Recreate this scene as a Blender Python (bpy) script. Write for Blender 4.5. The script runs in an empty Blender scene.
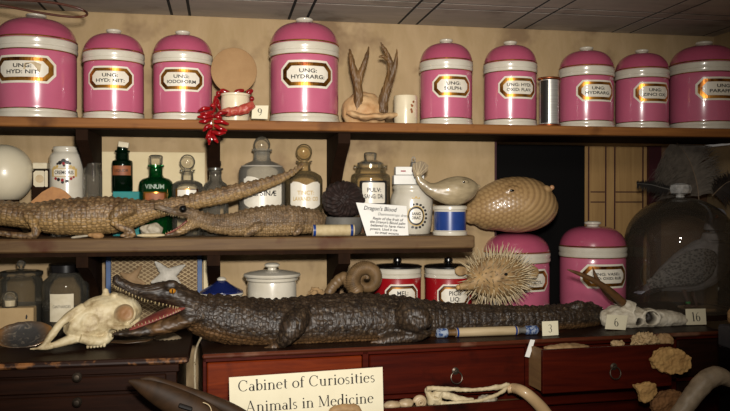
import bpy, bmesh, math, random
import numpy as np
from mathutils import Vector, Matrix, noise
random.seed(7)
PI = math.pi
S = bpy.context.scene
COL = S.collection
# ------------------------------------------------------------------ camera
FPX = 800.0
TH = math.radians(10.15)
PH = math.atan(6.5/FPX)
CAM = Vector((0, -2.3, 1.5))
cd = bpy.data.cameras.new('camera'); cam = bpy.data.objects.new('camera', cd); COL.objects.link(cam)
cam.location = CAM; cam.rotation_euler = (PI/2-PH, 0, -TH)
cd.sensor_width = 36; cd.lens = 36*FPX/730; cd.clip_start = .01
S.camera = cam
RM = Matrix.Rotation(-TH, 3, 'Z') @ Matrix.Rotation(PI/2-PH, 3, 'X')
def ray(u, v): return RM @ Vector(((u-365)/FPX, (205.5-v)/FPX, -1))
def P(u, v, Y):
    d = ray(u, v); return CAM + d*((Y-CAM.y)/d.y)
def PZ(u, v, Z):
    d = ray(u, v); return CAM + d*((Z-CAM.z)/d.z)
def scl(u, Y):                     # metres per pixel at a depth
    d = ray(u, 199); return (Y-CAM.y)/d.y/FPX
def hexc(h):
    h = h.lstrip('#'); c = [int(h[i:i+2], 16)/255 for i in (0, 2, 4)]
    return tuple((x/12.92 if x <= .04045 else ((x+.055)/1.055)**2.4) for x in c)+(1,)
# ------------------------------------------------------------------ materials
def nmat(name):
    m = bpy.data.materials.new(name); m.use_nodes = True
    nt = m.node_tree; b = nt.nodes['Principled BSDF']
    return m, nt, b
def setc(b, rough=.5, metal=0, coat=0, spec=.5):
    b.inputs['Roughness'].default_value = rough; b.inputs['Metallic'].default_value = metal
    b.inputs['Coat Weight'].default_value = coat; b.inputs['Coat Roughness'].default_value = .08
    b.inputs['Specular IOR Level'].default_value = spec
def coords(nt, scale=(1, 1, 1), kind='Object'):
    tc = nt.nodes.new('ShaderNodeTexCoord'); mp = nt.nodes.new('ShaderNodeMapping')
    mp.inputs['Scale'].default_value = scale
    nt.links.new(tc.outputs[kind], mp.inputs['Vector']); return mp.outputs['Vector']
def ramp(nt, fac, stops):
    r = nt.nodes.new('ShaderNodeValToRGB'); e = r.color_ramp.elements
    while len(e) < len(stops): e.new(.5)
    for i, (p, c) in enumerate(stops):
        e[i].position = p; e[i].color = hexc(c) if isinstance(c, str) else c
    nt.links.new(fac, r.inputs['Fac']); return r.outputs['Color']
def noisetex(nt, vec, scale=5, detail=6, rough=.6, dist=0):
    n = nt.nodes.new('ShaderNodeTexNoise'); n.inputs['Scale'].default_value = scale
    n.inputs['Detail'].default_value = detail; n.inputs['Roughness'].default_value = rough
    n.inputs['Distortion'].default_value = dist
    nt.links.new(vec, n.inputs['Vector']); return n.outputs['Fac']
def bump(nt, b, h, strength=.3, dist=.002):
    bp = nt.nodes.new('ShaderNodeBump'); bp.inputs['Strength'].default_value = strength
    bp.inputs['Distance'].default_value = dist
    nt.links.new(h, bp.inputs['Height'])
    old = b.inputs['Normal'].links
    if old: nt.links.new(old[0].from_socket, bp.inputs['Normal'])
    nt.links.new(bp.outputs['Normal'], b.inputs['Normal'])
def mixc(nt, fac, a, c):
    m = nt.nodes.new('ShaderNodeMix'); m.data_type = 'RGBA'
    if isinstance(fac, float): m.inputs[0].default_value = fac
    else: nt.links.new(fac, m.inputs[0])
    for i, x in ((6, a), (7, c)):
        if isinstance(x, (str, tuple)): m.inputs[i].default_value = hexc(x) if isinstance(x, str) else x
        else: nt.links.new(x, m.inputs[i])
    return m.outputs[2]
def plain(name, c, rough=.5, metal=0, coat=0, var=None, vscale=20, bmp=0, bscale=60, spec=.5, stretch=(1, 1, 1), lo=.3, hi=.75):
    m, nt, b = nmat(name); setc(b, rough, metal, coat, spec)
    v = coords(nt, stretch)
    n = noisetex(nt, v, vscale)
    nt.links.new(ramp(nt, n, [(lo, c), (hi, var or c)]), b.inputs['Base Color'])
    if bmp: bump(nt, b, noisetex(nt, v, bscale), bmp)
    return m
def wood(name, c1, c2, c3=None, rough=.5, coat=0, spec=.22, grain=(1.5, 30, 30), scale=2.5, bmp=.15):
    m, nt, b = nmat(name); setc(b, rough, 0, coat, spec)
    v = coords(nt, grain)
    n = noisetex(nt, v, scale, 8, .65, .6)
    v2 = coords(nt, (1, 1, 1)); n2 = noisetex(nt, v2, 5, 4)
    base = ramp(nt, n, [(.3, c1), (.7, c2)])
    if c3: base = mixc(nt, ramp(nt, n2, [(.55, '#000000'), (.68, '#ffffff')]), base, c3)
    nt.links.new(base, b.inputs['Base Color'])
    if bmp: bump(nt, b, n, bmp)
    return m
def glass(name, tint='#f4f4f0', refl=1.0, rough=.02, haze=None, hz=.1):
    m = bpy.data.materials.new(name); m.use_nodes = True; nt = m.node_tree; nt.nodes.clear()
    o = nt.nodes.new('ShaderNodeOutputMaterial'); tr = nt.nodes.new('ShaderNodeBsdfTransparent')
    gl = nt.nodes.new('ShaderNodeBsdfGlossy'); gl.inputs['Roughness'].default_value = rough
    lw = nt.nodes.new('ShaderNodeFresnel'); lw.inputs['IOR'].default_value = 1.5
    tr.inputs['Color'].default_value = hexc(tint)
    mx = nt.nodes.new('ShaderNodeMixShader')
    nt.links.new(lw.outputs['Fac'], mx.inputs['Fac']); nt.links.new(tr.outputs[0], mx.inputs[1]); nt.links.new(gl.outputs[0], mx.inputs[2])
    last = mx.outputs[0]
    if haze:
        df = nt.nodes.new('ShaderNodeBsdfDiffuse'); df.inputs['Color'].default_value = hexc(haze)
        m2 = nt.nodes.new('ShaderNodeMixShader'); m2.inputs['Fac'].default_value = hz
        nt.links.new(last, m2.inputs[1]); nt.links.new(df.outputs[0], m2.inputs[2]); last = m2.outputs[0]
    nt.links.new(last, o.inputs['Surface']); return m
def skin(name, back, side, belly, bscale=220, bmp=.6, rough=.5, spots=None, grid=None):
    """reptile hide: point attribute 'belly' mixes belly colour; UV holds (along, around)"""
    m, nt, b = nmat(name); setc(b, rough, 0, 0, .5)
    at = nt.nodes.new('ShaderNodeAttribute'); at.attribute_name = 'belly'
    v = coords(nt); n = noisetex(nt, v, 28, 6); n2 = noisetex(nt, v, 90, 4)
    c = ramp(nt, n, [(.35, back), (.65, side)])
    if spots: c = mixc(nt, ramp(nt, n2, [(.55, '#000000'), (.7, '#ffffff')]), c, spots)
    c = mixc(nt, at.outputs['Fac'], c, belly)
    uv = nt.nodes.new('ShaderNodeUVMap'); uv.uv_map = 'UVMap'
    mp = nt.nodes.new('ShaderNodeMapping'); mp.inputs['Scale'].default_value = (bscale, bscale, bscale)
    nt.links.new(uv.outputs[0], mp.inputs[0])
    vo = nt.nodes.new('ShaderNodeTexVoronoi'); vo.feature = 'DISTANCE_TO_EDGE'; vo.inputs['Scale'].default_value = 1
    vo.inputs['Randomness'].default_value = .55
    nt.links.new(mp.outputs[0], vo.inputs['Vector'])
    e = ramp(nt, vo.outputs['Distance'], [(.0, '#000000'), (.25, '#ffffff')])
    cc = nt.nodes.new('ShaderNodeMix'); cc.data_type = 'RGBA'; cc.blend_type = 'MULTIPLY'; cc.inputs[0].default_value = .55
    nt.links.new(c, cc.inputs[6]); nt.links.new(e, cc.inputs[7])
    nt.links.new(cc.outputs[2], b.inputs['Base Color'])
    bump(nt, b, e, bmp, .0015)
    return m
# ------------------------------------------------------------------ mesh builder
def cat(pts, m):
    """catmull-rom resample of tuples of numbers"""
    a = np.array(pts, float); n = len(a); out = []
    for i in range(n-1):
        p0 = a[max(i-1, 0)]; p1 = a[i]; p2 = a[i+1]; p3 = a[min(i+2, n-1)]
        for k in range(m):
            t = k/m
            out.append(.5*((2*p1)+(-p0+p2)*t+(2*p0-5*p1+4*p2-p3)*t*t+(-p0+3*p1-3*p2+p3)*t**3))
    out.append(a[-1]); return np.array(out)
class MB:
    def __init__(s): s.bm = bmesh.new()
    def v(s, p): return s.bm.verts.new(p)
    def face(s, vs):
        try: return s.bm.faces.new(vs)
        except ValueError: return None
    def box(s, c, d, bev=.0, rot=None, seg=1):
        r = bmesh.ops.create_cube(s.bm, size=1)
        vs = r['verts']
        bmesh.ops.scale(s.bm, vec=d, verts=vs)
        if bev:
            es = {e for v in vs for e in v.link_edges}
            rr = bmesh.ops.bevel(s.bm, geom=list(es), offset=bev, segments=seg, affect='EDGES', profile=.5)
            vs = list({v for f in rr['faces'] for v in f.verts} | {v for v in vs if v.is_valid})
        M = Matrix.Translation(c) @ (rot.to_4x4() if rot else Matrix())
        bmesh.ops.transform(s.bm, matrix=M, verts=vs); return s
    def bx(s, x0, x1, y0, y1, z0, z1, bev=0): return s.box(((x0+x1)/2, (y0+y1)/2, (z0+z1)/2), (abs(x1-x0), abs(y1-y0), abs(z1-z0)), bev)
    def lathe(s, prof, n=40, c=(0, 0, 0), M=None, cap0=True, cap1=True):
        c = Vector(c); rings = []
        for r, z in prof:
            if r < 1e-6:
                p = Vector((0, 0, z)); rings.append([s.v((M @ p if M else p)+c)]); continue
            ring = []
            for i in range(n):
                a = 2*PI*i/n; p = Vector((r*math.cos(a), r*math.sin(a), z))
                ring.append(s.v((M @ p if M else p)+c))
            rings.append(ring)
        for A, B in zip(rings, rings[1:]):
            if len(A) == 1 and len(B) == 1: continue
            for i in range(n):
                j = (i+1) % n
                if len(A) == 1: s.face([A[0], B[j], B[i]][::-1])
                elif len(B) == 1: s.face([A[i], A[j], B[0]])
                else: s.face([A[i], A[j], B[j], B[i]])
        if cap0 and len(rings[0]) > 1: s.face(rings[0][::-1])
        if cap1 and len(rings[-1]) > 1: s.face(rings[-1])
        return s
    def loft(s, cs, a, b, n=14, up=(0, 0, 1), cap=True):
        """tube through centres cs, half-widths a (sideways) and b (along up)"""
        cs = [Vector(c) for c in cs]; up = Vector(up); m = len(cs)
        if not hasattr(a, '__len__'): a = [a]*m
        if not hasattr(b, '__len__'): b = [b]*m
        rings = []
        for i in range(m):
            t = (cs[min(i+1, m-1)]-cs[max(i-1, 0)]).normalized()
            sd = t.cross(up)
            if sd.length < 1e-4: sd = t.cross(Vector((.9, .3, .1)))
            sd.normalize(); uu = sd.cross(t).normalized()
            rings.append([s.v(cs[i]+sd*(a[i]*math.cos(2*PI*k/n))+uu*(b[i]*math.sin(2*PI*k/n))) for k in range(n)])
        for A, B in zip(rings, rings[1:]):
            for k in range(n):
                j = (k+1) % n; s.face([A[k], A[j], B[j], B[k]])
        if cap:
            for R, d in ((rings[0], 1), (rings[-1], -1)): s.face(R[::-1] if d < 0 else R)
        return s
    def tube(s, pts, rad, n=10, m=6, up=(0, 0, 1)):
        """smooth round tube through points; rad number or list"""
        if not hasattr(rad, '__len__'): rad = [rad]*len(pts)
        q = cat([tuple(p)+(r,) for p, r in zip(pts, rad)], m)
        return s.loft([tuple(x[:3]) for x in q], list(q[:, 3]), list(q[:, 3]), n, up)
    def ball(s, c, r, rot=None, u=20, v=12):
        if not hasattr(r, '__len__'): r = (r, r, r)
        M = Matrix.Translation(c) @ (rot.to_4x4() if rot else Matrix()) @ Matrix.Diagonal((*r, 1))
        bmesh.ops.create_uvsphere(s.bm, u_segments=u, v_segments=v, radius=1, matrix=M); return s
    def cone(s, p, q, r0, r1=0.0, n=8):
        p = Vector(p); q = Vector(q); d = q-p
        M = d.to_track_quat('Z', 'Y').to_matrix()
        return s.lathe([(r0, 0), (max(r1, 0), d.length)], n, p, M)
    def prism(s, poly, axis_o, ex, ey, ez):
        """poly 2-D points in basis (ex,ey) from origin axis_o, extruded along ez"""
        o = Vector(axis_o); ex = Vector(ex); ey = Vector(ey); ez = Vector(ez)
        A = [s.v(o+ex*x+ey*y) for x, y in poly]; B = [s.v(o+ex*x+ey*y+ez) for x, y in poly]
        s.face(A); s.face(B[::-1]); n = len(A)
        for i in range(n):
            j = (i+1) % n; s.face([A[j], A[i], B[i], B[j]])
        return s
    def mesh(s, name='m'):
        bmesh.ops.recalc_face_normals(s.bm, faces=s.bm.faces)
        me = bpy.data.meshes.new(name); s.bm.to_mesh(me); s.bm.free(); return me
    def build(s, name, mat, parent=None, smooth=35, world=False, loc=None):
        return link(name, s.mesh(name), mat, parent, smooth, world, loc)
def link(name, me, mat, parent=None, smooth=35, world=False, loc=None):
    if smooth:
        me.shade_smooth()
        if smooth < 180: me.set_sharp_from_angle(angle=math.radians(smooth))
    me.materials.clear(); me.materials.append(mat)
    o = bpy.data.objects.new(name, me); COL.objects.link(o)
    if parent is not None:
        o.parent = parent
        if world: me.transform(Matrix.Translation(-wloc(parent)))
    elif loc is not None:
        o.location = loc
        if world: me.transform(Matrix.Translation(-Vector(loc)))
    return o
def wloc(o):
    v = Vector(o.location)
    while o.parent: o = o.parent; v += o.location
    return v
def thing(name, label, catg, loc=(0, 0, 0), rz=0, group=None):
    o = bpy.data.objects.new(name, None); COL.objects.link(o); o.empty_display_size = .02
    o.location = loc; o.rotation_euler = (0, 0, rz); o['label'] = label; o['category'] = catg
    if group: o['group'] = group
    return o
def tag(o, label, catg, group=None):
    o['label'] = label; o['category'] = catg
    if group: o['group'] = group
    return o
def struct(o): o['kind'] = 'structure'; return o
def remesh(mb, voxel, smooth=4, fac=.5):
    me = mb.mesh('tmp'); o = bpy.data.objects.new('tmp', me); COL.objects.link(o)
    md = o.modifiers.new('r', 'REMESH'); md.mode = 'VOXEL'; md.voxel_size = voxel
    if smooth:
        sm = o.modifiers.new('s', 'SMOOTH'); sm.iterations = smooth; sm.factor = fac
    dg = bpy.context.evaluated_depsgraph_get(); dg.update()
    out = bpy.data.meshes.new_from_object(o.evaluated_get(dg))
    bpy.data.objects.remove(o); return out
def verts_np(me):
    a = np.empty(len(me.vertices)*3); me.vertices.foreach_get('co', a); a = a.reshape(-1, 3)
    n = np.empty(len(me.vertices)*3); me.vertices.foreach_get('normal', n); return a, n.reshape(-1, 3)
def set_np(me, a): me.vertices.foreach_set('co', a.reshape(-1)); me.update()
def fnoise(a, scale, amp=1.0):
    return np.array([noise.noise(Vector(p)*scale) for p in a])*amp
def fattr(me, name, val):
    at = me.attributes.new(name, 'FLOAT', 'POINT'); at.data.foreach_set('value', np.asarray(val, dtype=np.float32))
def setuv(me, uv):
    lay = me.uv_layers.new(name='UVMap'); li = np.empty(len(me.loops), dtype=np.int32); me.loops.foreach_get('vertex_index', li)
    lay.data.foreach_set('uv', uv[li].astype(np.float32).reshape(-1))
def along(a, spine):
    """arc length, height over and sideways of a spine polyline for every vertex"""
    sp = np.array(spine); seg = np.diff(sp, axis=0); L = np.linalg.norm(seg, axis=1); cum = np.concatenate([[0], np.cumsum(L)])
    best = np.full(len(a), 1e9); sv = np.zeros(len(a)); cen = np.zeros_like(a); tan = np.zeros_like(a)
    for i in range(len(seg)):
        t = np.clip(((a-sp[i])@seg[i])/(L[i]**2), 0, 1); c = sp[i]+t[:, None]*seg[i]
        d = np.linalg.norm(a-c, axis=1); k = d < best
        best[k] = d[k]; sv[k] = cum[i]+t[k]*L[i]; cen[k] = c[k]; tan[k] = seg[i]/L[i]
    side = np.cross(tan, [0, 0, 1]); side /= (np.linalg.norm(side, axis=1)[:, None]+1e-9)
    up = np.cross(side, tan); d = a-cen
    return sv, np.arctan2((d*side).sum(1), (d*up).sum(1)), best
# ------------------------------------------------------------------ lettering
def text_pts(txt, size, sx=1.0, align='CENTER', shear=0, fat=0, space=1.0):
    cu = bpy.data.curves.new('t', 'FONT'); cu.body = txt; cu.size = size; cu.align_x = align; cu.align_y = 'CENTER'
    cu.shear = shear; cu.offset = fat; cu.resolution_u = 3; cu.space_character = space
    o = bpy.data.objects.new('t', cu); COL.objects.link(o)
    dg = bpy.context.evaluated_depsgraph_get(); dg.update()
    me = bpy.data.meshes.new_from_object(o.evaluated_get(dg)); bpy.data.objects.remove(o)
    vs = [(v.co.x*sx, v.co.y) for v in me.vertices]; fs = [tuple(p.vertices) for p in me.polygons]
    bpy.data.meshes.remove(me); return vs, fs
class Flat:
    """2-D shapes later put on a plane or bent round a cylinder"""
    def __init__(s): s.vs = []; s.fs = []
    def add(s, vs, fs, ox=0, oy=0):
        k = len(s.vs); s.vs += [(x+ox, y+oy) for x, y in vs]; s.fs += [tuple(i+k for i in f) for f in fs]; return s
    def text(s, txt, size, ox, oy, maxw=None, **kw):
        vs, fs = text_pts(txt, size, **kw)
        if maxw:
            w = max(x for x, y in vs)-min(x for x, y in vs)
            if w > maxw: vs = [(x*maxw/w, y) for x, y in vs]
        return s.add(vs, fs, ox, oy)
    def poly(s, pts, ox=0, oy=0): return s.add(pts, [tuple(range(len(pts)))], ox, oy)
    def bend(s, name, mat, R, z, parent, ang=0):
        vs = [((R*math.sin(x/R+ang)), -R*math.cos(x/R+ang), z+y) for x, y in s.vs]
        me = bpy.data.meshes.new(name); me.from_pydata(vs, [], s.fs); me.update(); return link(name, me, mat, parent, 0)
    def plane(s, name, mat, o, ex, ey, parent, world=False):
        o = Vector(o); ex = Vector(ex); ey = Vector(ey)
        me = bpy.data.meshes.new(name); me.from_pydata([o+ex*x+ey*y for x, y in s.vs], [], s.fs); me.update()
        return link(name, me, mat, parent, 0, world)
def patch(w, h, cut=0, kind='oct', nx=22):
    """grid strip outline usable for bending"""
    xs = [-w/2+w*i/nx for i in range(nx+1)]
    if cut: xs = sorted(set(xs+[-w/2+cut, w/2-cut]))
    def hh(x):
        a = w/2-abs(x)
        if kind == 'oct': return (h/2 if a >= cut else h/2-cut+a,)*2
        if kind == 'shield': return (h/2-(.12*h)*math.exp(-(x/(w*.16))**2)+(-.06*h if a < .05*w else 0), h/2-.18*h*(abs(x)/(w/2))**3)
        if kind == 'oval': return (h/2*math.sqrt(max(0, 1-(2*x/w)**2)),)*2
        return (h/2, h/2)
    vs = []; fs = []
    for x in xs:
        t, b = hh(x); vs += [(x, -b), (x, t)]
    for i in range(len(xs)-1): fs.append((2*i, 2*i+2, 2*i+3, 2*i+1))
    return Flat().add(vs, fs)
# serif alphabet drawn from stems, hairlines and swelling bowls
def serif(txt, size, ox, oy, F=None, track=.06):
    F = F or Flat(); x = 0; W = .13; T = .045
    def q(p): F.poly([(ox+(x+a)*size, oy+b*size) for a, b in p])
    def st(cx, y0, y1, w=W, s0=1, s1=1):
        q([(cx-w/2, y0), (cx+w/2, y0), (cx+w/2, y1), (cx-w/2, y1)])
        if s0: q([(cx-.13, y0), (cx+.13, y0), (cx+.13, y0+T), (cx-.13, y0+T)])
        if s1: q([(cx-.13, y1-T), (cx+w/2, y1), (cx+w/2, y1-T-.02), (cx-.10, y1-T-.05)])
    def ar(cx, cy, rx, ry, a0=0, a1=360, w=W, t=T):
        n = 20; o = []; i_ = []
        for k in range(n+1):
            a = math.radians(a0+(a1-a0)*k/n); c, s = math.cos(a), math.sin(a); th = (w*c*c+t*s*s)/2
            o.append((cx+(rx+th)*c, cy+(ry+th)*s)); i_.append((cx+(rx-th)*c, cy+(ry-th)*s))
        for k in range(n): q([o[k], o[k+1], i_[k+1], i_[k]])
    def ln(x0, y0, x1, y1, w):
        d = math.hypot(x1-x0, y1-y0); nx, ny = -(y1-y0)/d*w/2, (x1-x0)/d*w/2
        q([(x0-nx, y0-ny), (x1-nx, y1-ny), (x1+nx, y1+ny), (x0+nx, y0+ny)])
    def dot(cx, cy, r=.07): F.poly([(ox+(x+cx+r*math.cos(k*PI/5))*size, oy+(cy+r*math.sin(k*PI/5))*size) for k in range(10)])
    for ch in txt:
        w = .3
        if ch == 'C': ar(.45, .5, .38, .47, 42, 318, .12); ln(.75, .66, .75, .93, .05); w = .85
        elif ch == 'a': ar(.22, .19, .16, .17); st(.40, 0, .45, s0=0, s1=0); ar(.24, .42, .16, .17, 0, 150, .08, .04); ln(.40, .04, .5, .02, .05); w = .5
        elif ch == 'b': st(.13, 0, 1, s0=0); ar(.34, .31, .2, .29); w = .6
        elif ch == 'i': st(.15, 0, .62); dot(.14, .85); w = .3
        elif ch == 'n': st(.15, 0, .62); ar(.34, .40, .19, .20, 0, 165, .09, .045); st(.53, 0, .42, s1=0); w = .68
        elif ch == 'm':
            st(.15, 0, .62)
            for k in (0, .38): ar(.34+k, .40, .19, .20, 0, 165, .09, .045); st(.53+k, 0, .42, s1=0)
            w = 1.06
        elif ch == 'e': ar(.28, .31, .22, .29, 10, 318); ln(.06, .36, .5, .36, .035); w = .55
        elif ch == 'c': ar(.28, .31, .22, .29, 45, 318); dot(.43, .5, .05); w = .52
        elif ch == 't': st(.16, .1, .82, s0=0, s1=0); ln(.02, .6, .34, .6, .04); ar(.25, .12, .09, .1, 180, 310, .08); w = .37
        elif ch == 'o': ar(.3, .31, .25, .29); w = .6
        elif ch == 'f': st(.16, 0, .78, s1=0); ar(.29, .78, .13, .18, 30, 180, .09); ln(.02, .6, .34, .6, .04); w = .38
        elif ch == 'u': st(.13, .18, .62, s0=0); ar(.31, .2, .18, .18, 180, 360, .09, .045); st(.49, 0, .62, s0=0); ln(.49, .02, .6, .02, .04); w = .66
        elif ch == 'r': st(.15, 0, .62); ar(.32, .42, .15, .17, 50, 160, .08, .05); dot(.40, .54, .05); w = .46
        elif ch == 's': ar(.2, .455, .135, .135, 40, 270, .075, .06); ar(.2, .165, .15, .145, -140, 90, .075, .06); w = .42
        elif ch == 'A': ln(.08, 0, .4, .98, .045); ln(.4, 1, .74, 0, .11); ln(.2, .34, .62, .34, .04); ln(-.02, .017, .2, .017, T); ln(.6, .017, .88, .017, T); w = .86
        elif ch == 'l': st(.15, 0, 1); w = .3
        elif ch == 'M': st(.14, 0, 1, .05); st(.88, 0, 1, .11); ln(.14, .97, .5, .05, .11); ln(.5, .05, .88, .97, .045); w = 1.02
        elif ch == 'd': ar(.27, .31, .2, .29); st(.48, 0, 1, s0=0); ln(.48, .02, .6, .02, .04); w = .62
        elif ch == '1': st(.22, 0, 1); w = .44
        elif ch == '3': ar(.24, .74, .17, .22, -90, 150, .1, .04); ar(.24, .27, .2, .25, -150, 90, .1, .04); w = .52
        elif ch == '6': ar(.28, .3, .2, .28); ar(.44, .42, .36, .55, 95, 180, .08, .04); w = .56
        elif ch == '9': ar(.28, .7, .2, .28); ar(.12, .58, .36, .55, -85, 0, .08, .04); w = .56
        elif ch == ' ': w = .28
        x += w+track
    return F, x*size
# ------------------------------------------------------------------ palette
M = {}
M['pink'] = plain('pink_glaze', '#b9607a', .24, coat=.5, var='#b05872', vscale=9)
M['pink_dark'] = plain('pink_glaze_lid', '#a64c66', .24, coat=.5, var='#9a445c', vscale=9)
M['white'] = plain('white_glaze', '#c9c3b5', .25, coat=.5, var='#b5ad9a', vscale=14)
M['gilt'] = plain('gilt', '#c98a35', .28, metal=.85, var='#5a2a10', vscale=24, lo=.42, hi=.66)
M['label_white'] = plain('label_enamel', '#dcd6c8', .3, coat=.3, var='#cfc6b2', vscale=30)
M['ink'] = plain('black_ink', '#15110f', .5)
M['stain'] = plain('brown_stain', '#a08560', .6, var='#c6b48f', vscale=40)
M['tan_wall'] = wood('tan_wall', '#ac9472', '#97805c', '#80694e', .8, grain=(6, 6, 2), scale=2.2, bmp=.08)
M['black'] = plain('black_board', '#060505', .9, spec=.15)
M['maroon'] = plain('maroon_paint', '#3a0e16', .5, var='#2a0a10')
M['door_tan'] = wood('door_wood', '#a08052', '#876840', None, .6, grain=(22, 22, 1.5), scale=2, bmp=.05)
M['dark_wall'] = plain('dark_recess', '#6e5038', .8, var='#5a402c', vscale=6)
M['shelf_top'] = wood('shelf_red_brown', '#6e421e', '#875829', '#54300f', .65, grain=(2, 30, 30))
M['shelf_mid'] = wood('shelf_grey_brown', '#4e3824', '#6a5234', '#4a2814', .6, grain=(2, 30, 30))
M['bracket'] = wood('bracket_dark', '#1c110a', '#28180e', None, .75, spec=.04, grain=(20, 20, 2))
M['ceil'] = wood('ceiling_grey', '#bcb3a6', '#a39b90', '#91887c', .8, grain=(2, 9, 2), scale=2, bmp=.05)
M['gap'] = plain('ceiling_gap', '#0d0c0b', .9)
M['cab_dark'] = wood('dark_mahogany', '#170b06', '#2a150b', None, .45, spec=.1, grain=(2, 30, 30))
M['cab_lit'] = wood('lit_red_mahogany', '#481304', '#702a0a', '#340c04', .4, spec=.15, grain=(2, 25, 25), scale=2)  # brighter copy of the red mahogany, stronger light painted into the left drawer
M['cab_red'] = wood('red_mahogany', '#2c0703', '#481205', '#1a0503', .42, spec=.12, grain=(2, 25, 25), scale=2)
M['cab_top'] = wood('red_cabinet_top', '#1a0f09', '#28150b', '#341a0e', .45, spec=.12, grain=(2, 25, 25))
M['cab_edge'] = wood('worn_red_edge', '#401a0e', '#552a18', '#80604c', .4, grain=(3, 25, 25), scale=4)
M['worn'] = plain('worn_wood_edge', '#24120a', .5, var='#8a5a30', vscale=22, lo=.55, hi=.66)
M['brass'] = plain('dull_brass', '#5c5145', .38, metal=.8, var='#3a322a')
M['drawer_side'] = wood('pale_drawer_side', '#6a4e34', '#80623f', None, .6, grain=(20, 2, 20))
M['card'] = plain('cream_card', '#d8d0b4', .7, var='#cec5a8', vscale=12)
M['cardw'] = plain('white_card', '#e4e2dc', .7, var='#d6d4cc', vscale=12)
# ------------------------------------------------------------------ levels
TOPZ = P(222, 119.8, 0).z; TOPB = P(222, 129.4, 0).z
MIDZ = P(222, 237.6, 0).z; MIDB = P(222, 251, 0).z
CABZ = PZ(203, 354, 1.109).z
WY = .28; RY = .47
XJ = P(495, 200, WY).x; XR = P(714, 36, WY).x
CZ = P(365, 23, WY).z
# ------------------------------------------------------------------ room
mb = MB()
mb.bx(-1.7, XR+.02, WY, RY+.02, TOPB, CZ+.1); mb.bx(-1.7, XJ, WY, RY+.02, .8, TOPB)
struct(mb.build('wall_back', M['tan_wall'], smooth=0))
struct(MB().bx(XR, XR+.05, -1.0, WY, TOPB, CZ+.1).bx(XR+.1, XR+.15, -1.0, RY+.02, .8, TOPB).build('wall_right', M['tan_wall'], smooth=0))
struct(MB().bx(XJ, XR, RY, RY+.03, .8, TOPB).bx(XR, XR+.14, RY, RY+.03, .8, TOPB).build('wall_recess', M['dark_wall'], smooth=0))
struct(MB().bx(XJ-.002, XJ+.004, WY-.004, WY+.02, CABZ, TOPB).build('trim_1', M['maroon'], smooth=0))
xa, xb = P(497, 200, RY).x, P(583, 200, RY).x
struct(MB().bx(xa-.15, xb, RY-.012, RY, CABZ, TOPB).build('trim_2', M['black'], smooth=0))
# panelled cupboard door at the back of the recess
xc = P(645, 200, RY).x; xd = P(657, 200, RY).x
dr = MB().bx(xb+.002, xc, RY-.012, RY-.001, CABZ, TOPB-.002).build('door_1', M['door_tan'], smooth=0); struct(dr)
f = MB()
for u in (587, 604, 613, 641):
    x = P(u, 200, RY).x; f.bx(x-.0022, x+.0022, RY-.0145, RY-.012, CABZ, TOPB-.003)
for v in (192, 202):
    z = P(615, v, RY).z
    for ua, ub in ((589, 603), (614, 640)): f.bx(P(ua, v, RY).x, P(ub, v, RY).x, RY-.0145, RY-.012, z-.002, z+.002)
f.build('moulding_line', M['maroon'], dr, smooth=0)
struct(MB().bx(xc, xd, RY-.03, RY, CABZ, TOPB).build('trim_3', M['maroon'], smooth=0))
# ceiling: boards with open dark joints
mb = MB(); ul = [(-82, -64), (46, 64), (172, 190), (288.5, 306), (398, 416), (503, 524), (611, 629), (702, 720)]
xs = []
for a, b in ul: xs += [P(a, 20, WY).x, P(b, 20, WY).x]
xs = [-1.7]+xs+[XR]; g = .0045
yc = [-.9, PZ(690, 5.2, CZ).y, PZ(690, 5.2, CZ).y+.06, WY]
yc = [-.9, -.02, .045, WY]
for a, b in zip(xs, xs[1:]):
    if b-a < .01: continue
    for c, d in zip(yc, yc[1:]): mb.bx(a+g, b-g, c+g, d-g, CZ, CZ+.0008)
struct(mb.build('ceiling', M['ceil'], smooth=0))
struct(MB().bx(-1.7, XR, -.9, WY, CZ+.001, CZ+.05).build('trim_4', M['gap'], smooth=0))
# ------------------------------------------------------------------ shelves
sh = thing('shelf_board', 'long red-brown shelf board carrying the row of pink jars', 'shelf', (0, 0, TOPB))
MB().bx(-1.7, XR-.002, 0, WY-.002, 0, TOPZ-TOPB, .003).build('board', M['shelf_top'], sh)
MB().bx(-1.7, XR-.004, .006, WY-.004, -.004, 0).build('underside_shade', M['bracket'], sh, 0)  # thin dark sheet added to paint the shade under the board
XE = P(475, 240, 0).x
sh2 = thing('shelf_board', 'worn grey-brown shelf board under the two tan crocodiles', 'shelf', (0, 0, MIDB))
MB().bx(-1.7, XE, 0, WY-.002, 0, MIDZ-MIDB, .004, ).build('board', M['shelf_mid'], sh2)
MB().bx(-1.7, XE-.006, .008, .03, -.012, 0).build('underside_shade', M['bracket'], sh2, 0)  # dark strip added in place of the shadow band below this shelf
def bracket(x0, x1, zt, zb, label):
    pts = [(.012, zt), (WY-.002, zt), (WY-.002, zb), (WY-.03, zb)]
    for k in range(1, 9):
        t = k/9; pts.append((WY-.03-(WY-.045)*t**2.4, zb+(zt-.03-zb)*t))
    pts.append((.012, zt-.03))
    mb = MB().prism(pts, (x0, 0, 0), (0, 1, 0), (0, 0, 1), (x1-x0, 0, 0))
    o = mb.build('shelf_bracket', M['bracket'], smooth=25, world=True, loc=((x0+x1)/2, WY-.02, zb))
    tag(o, label, 'bracket', 'dark brackets under the shelves')
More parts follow.
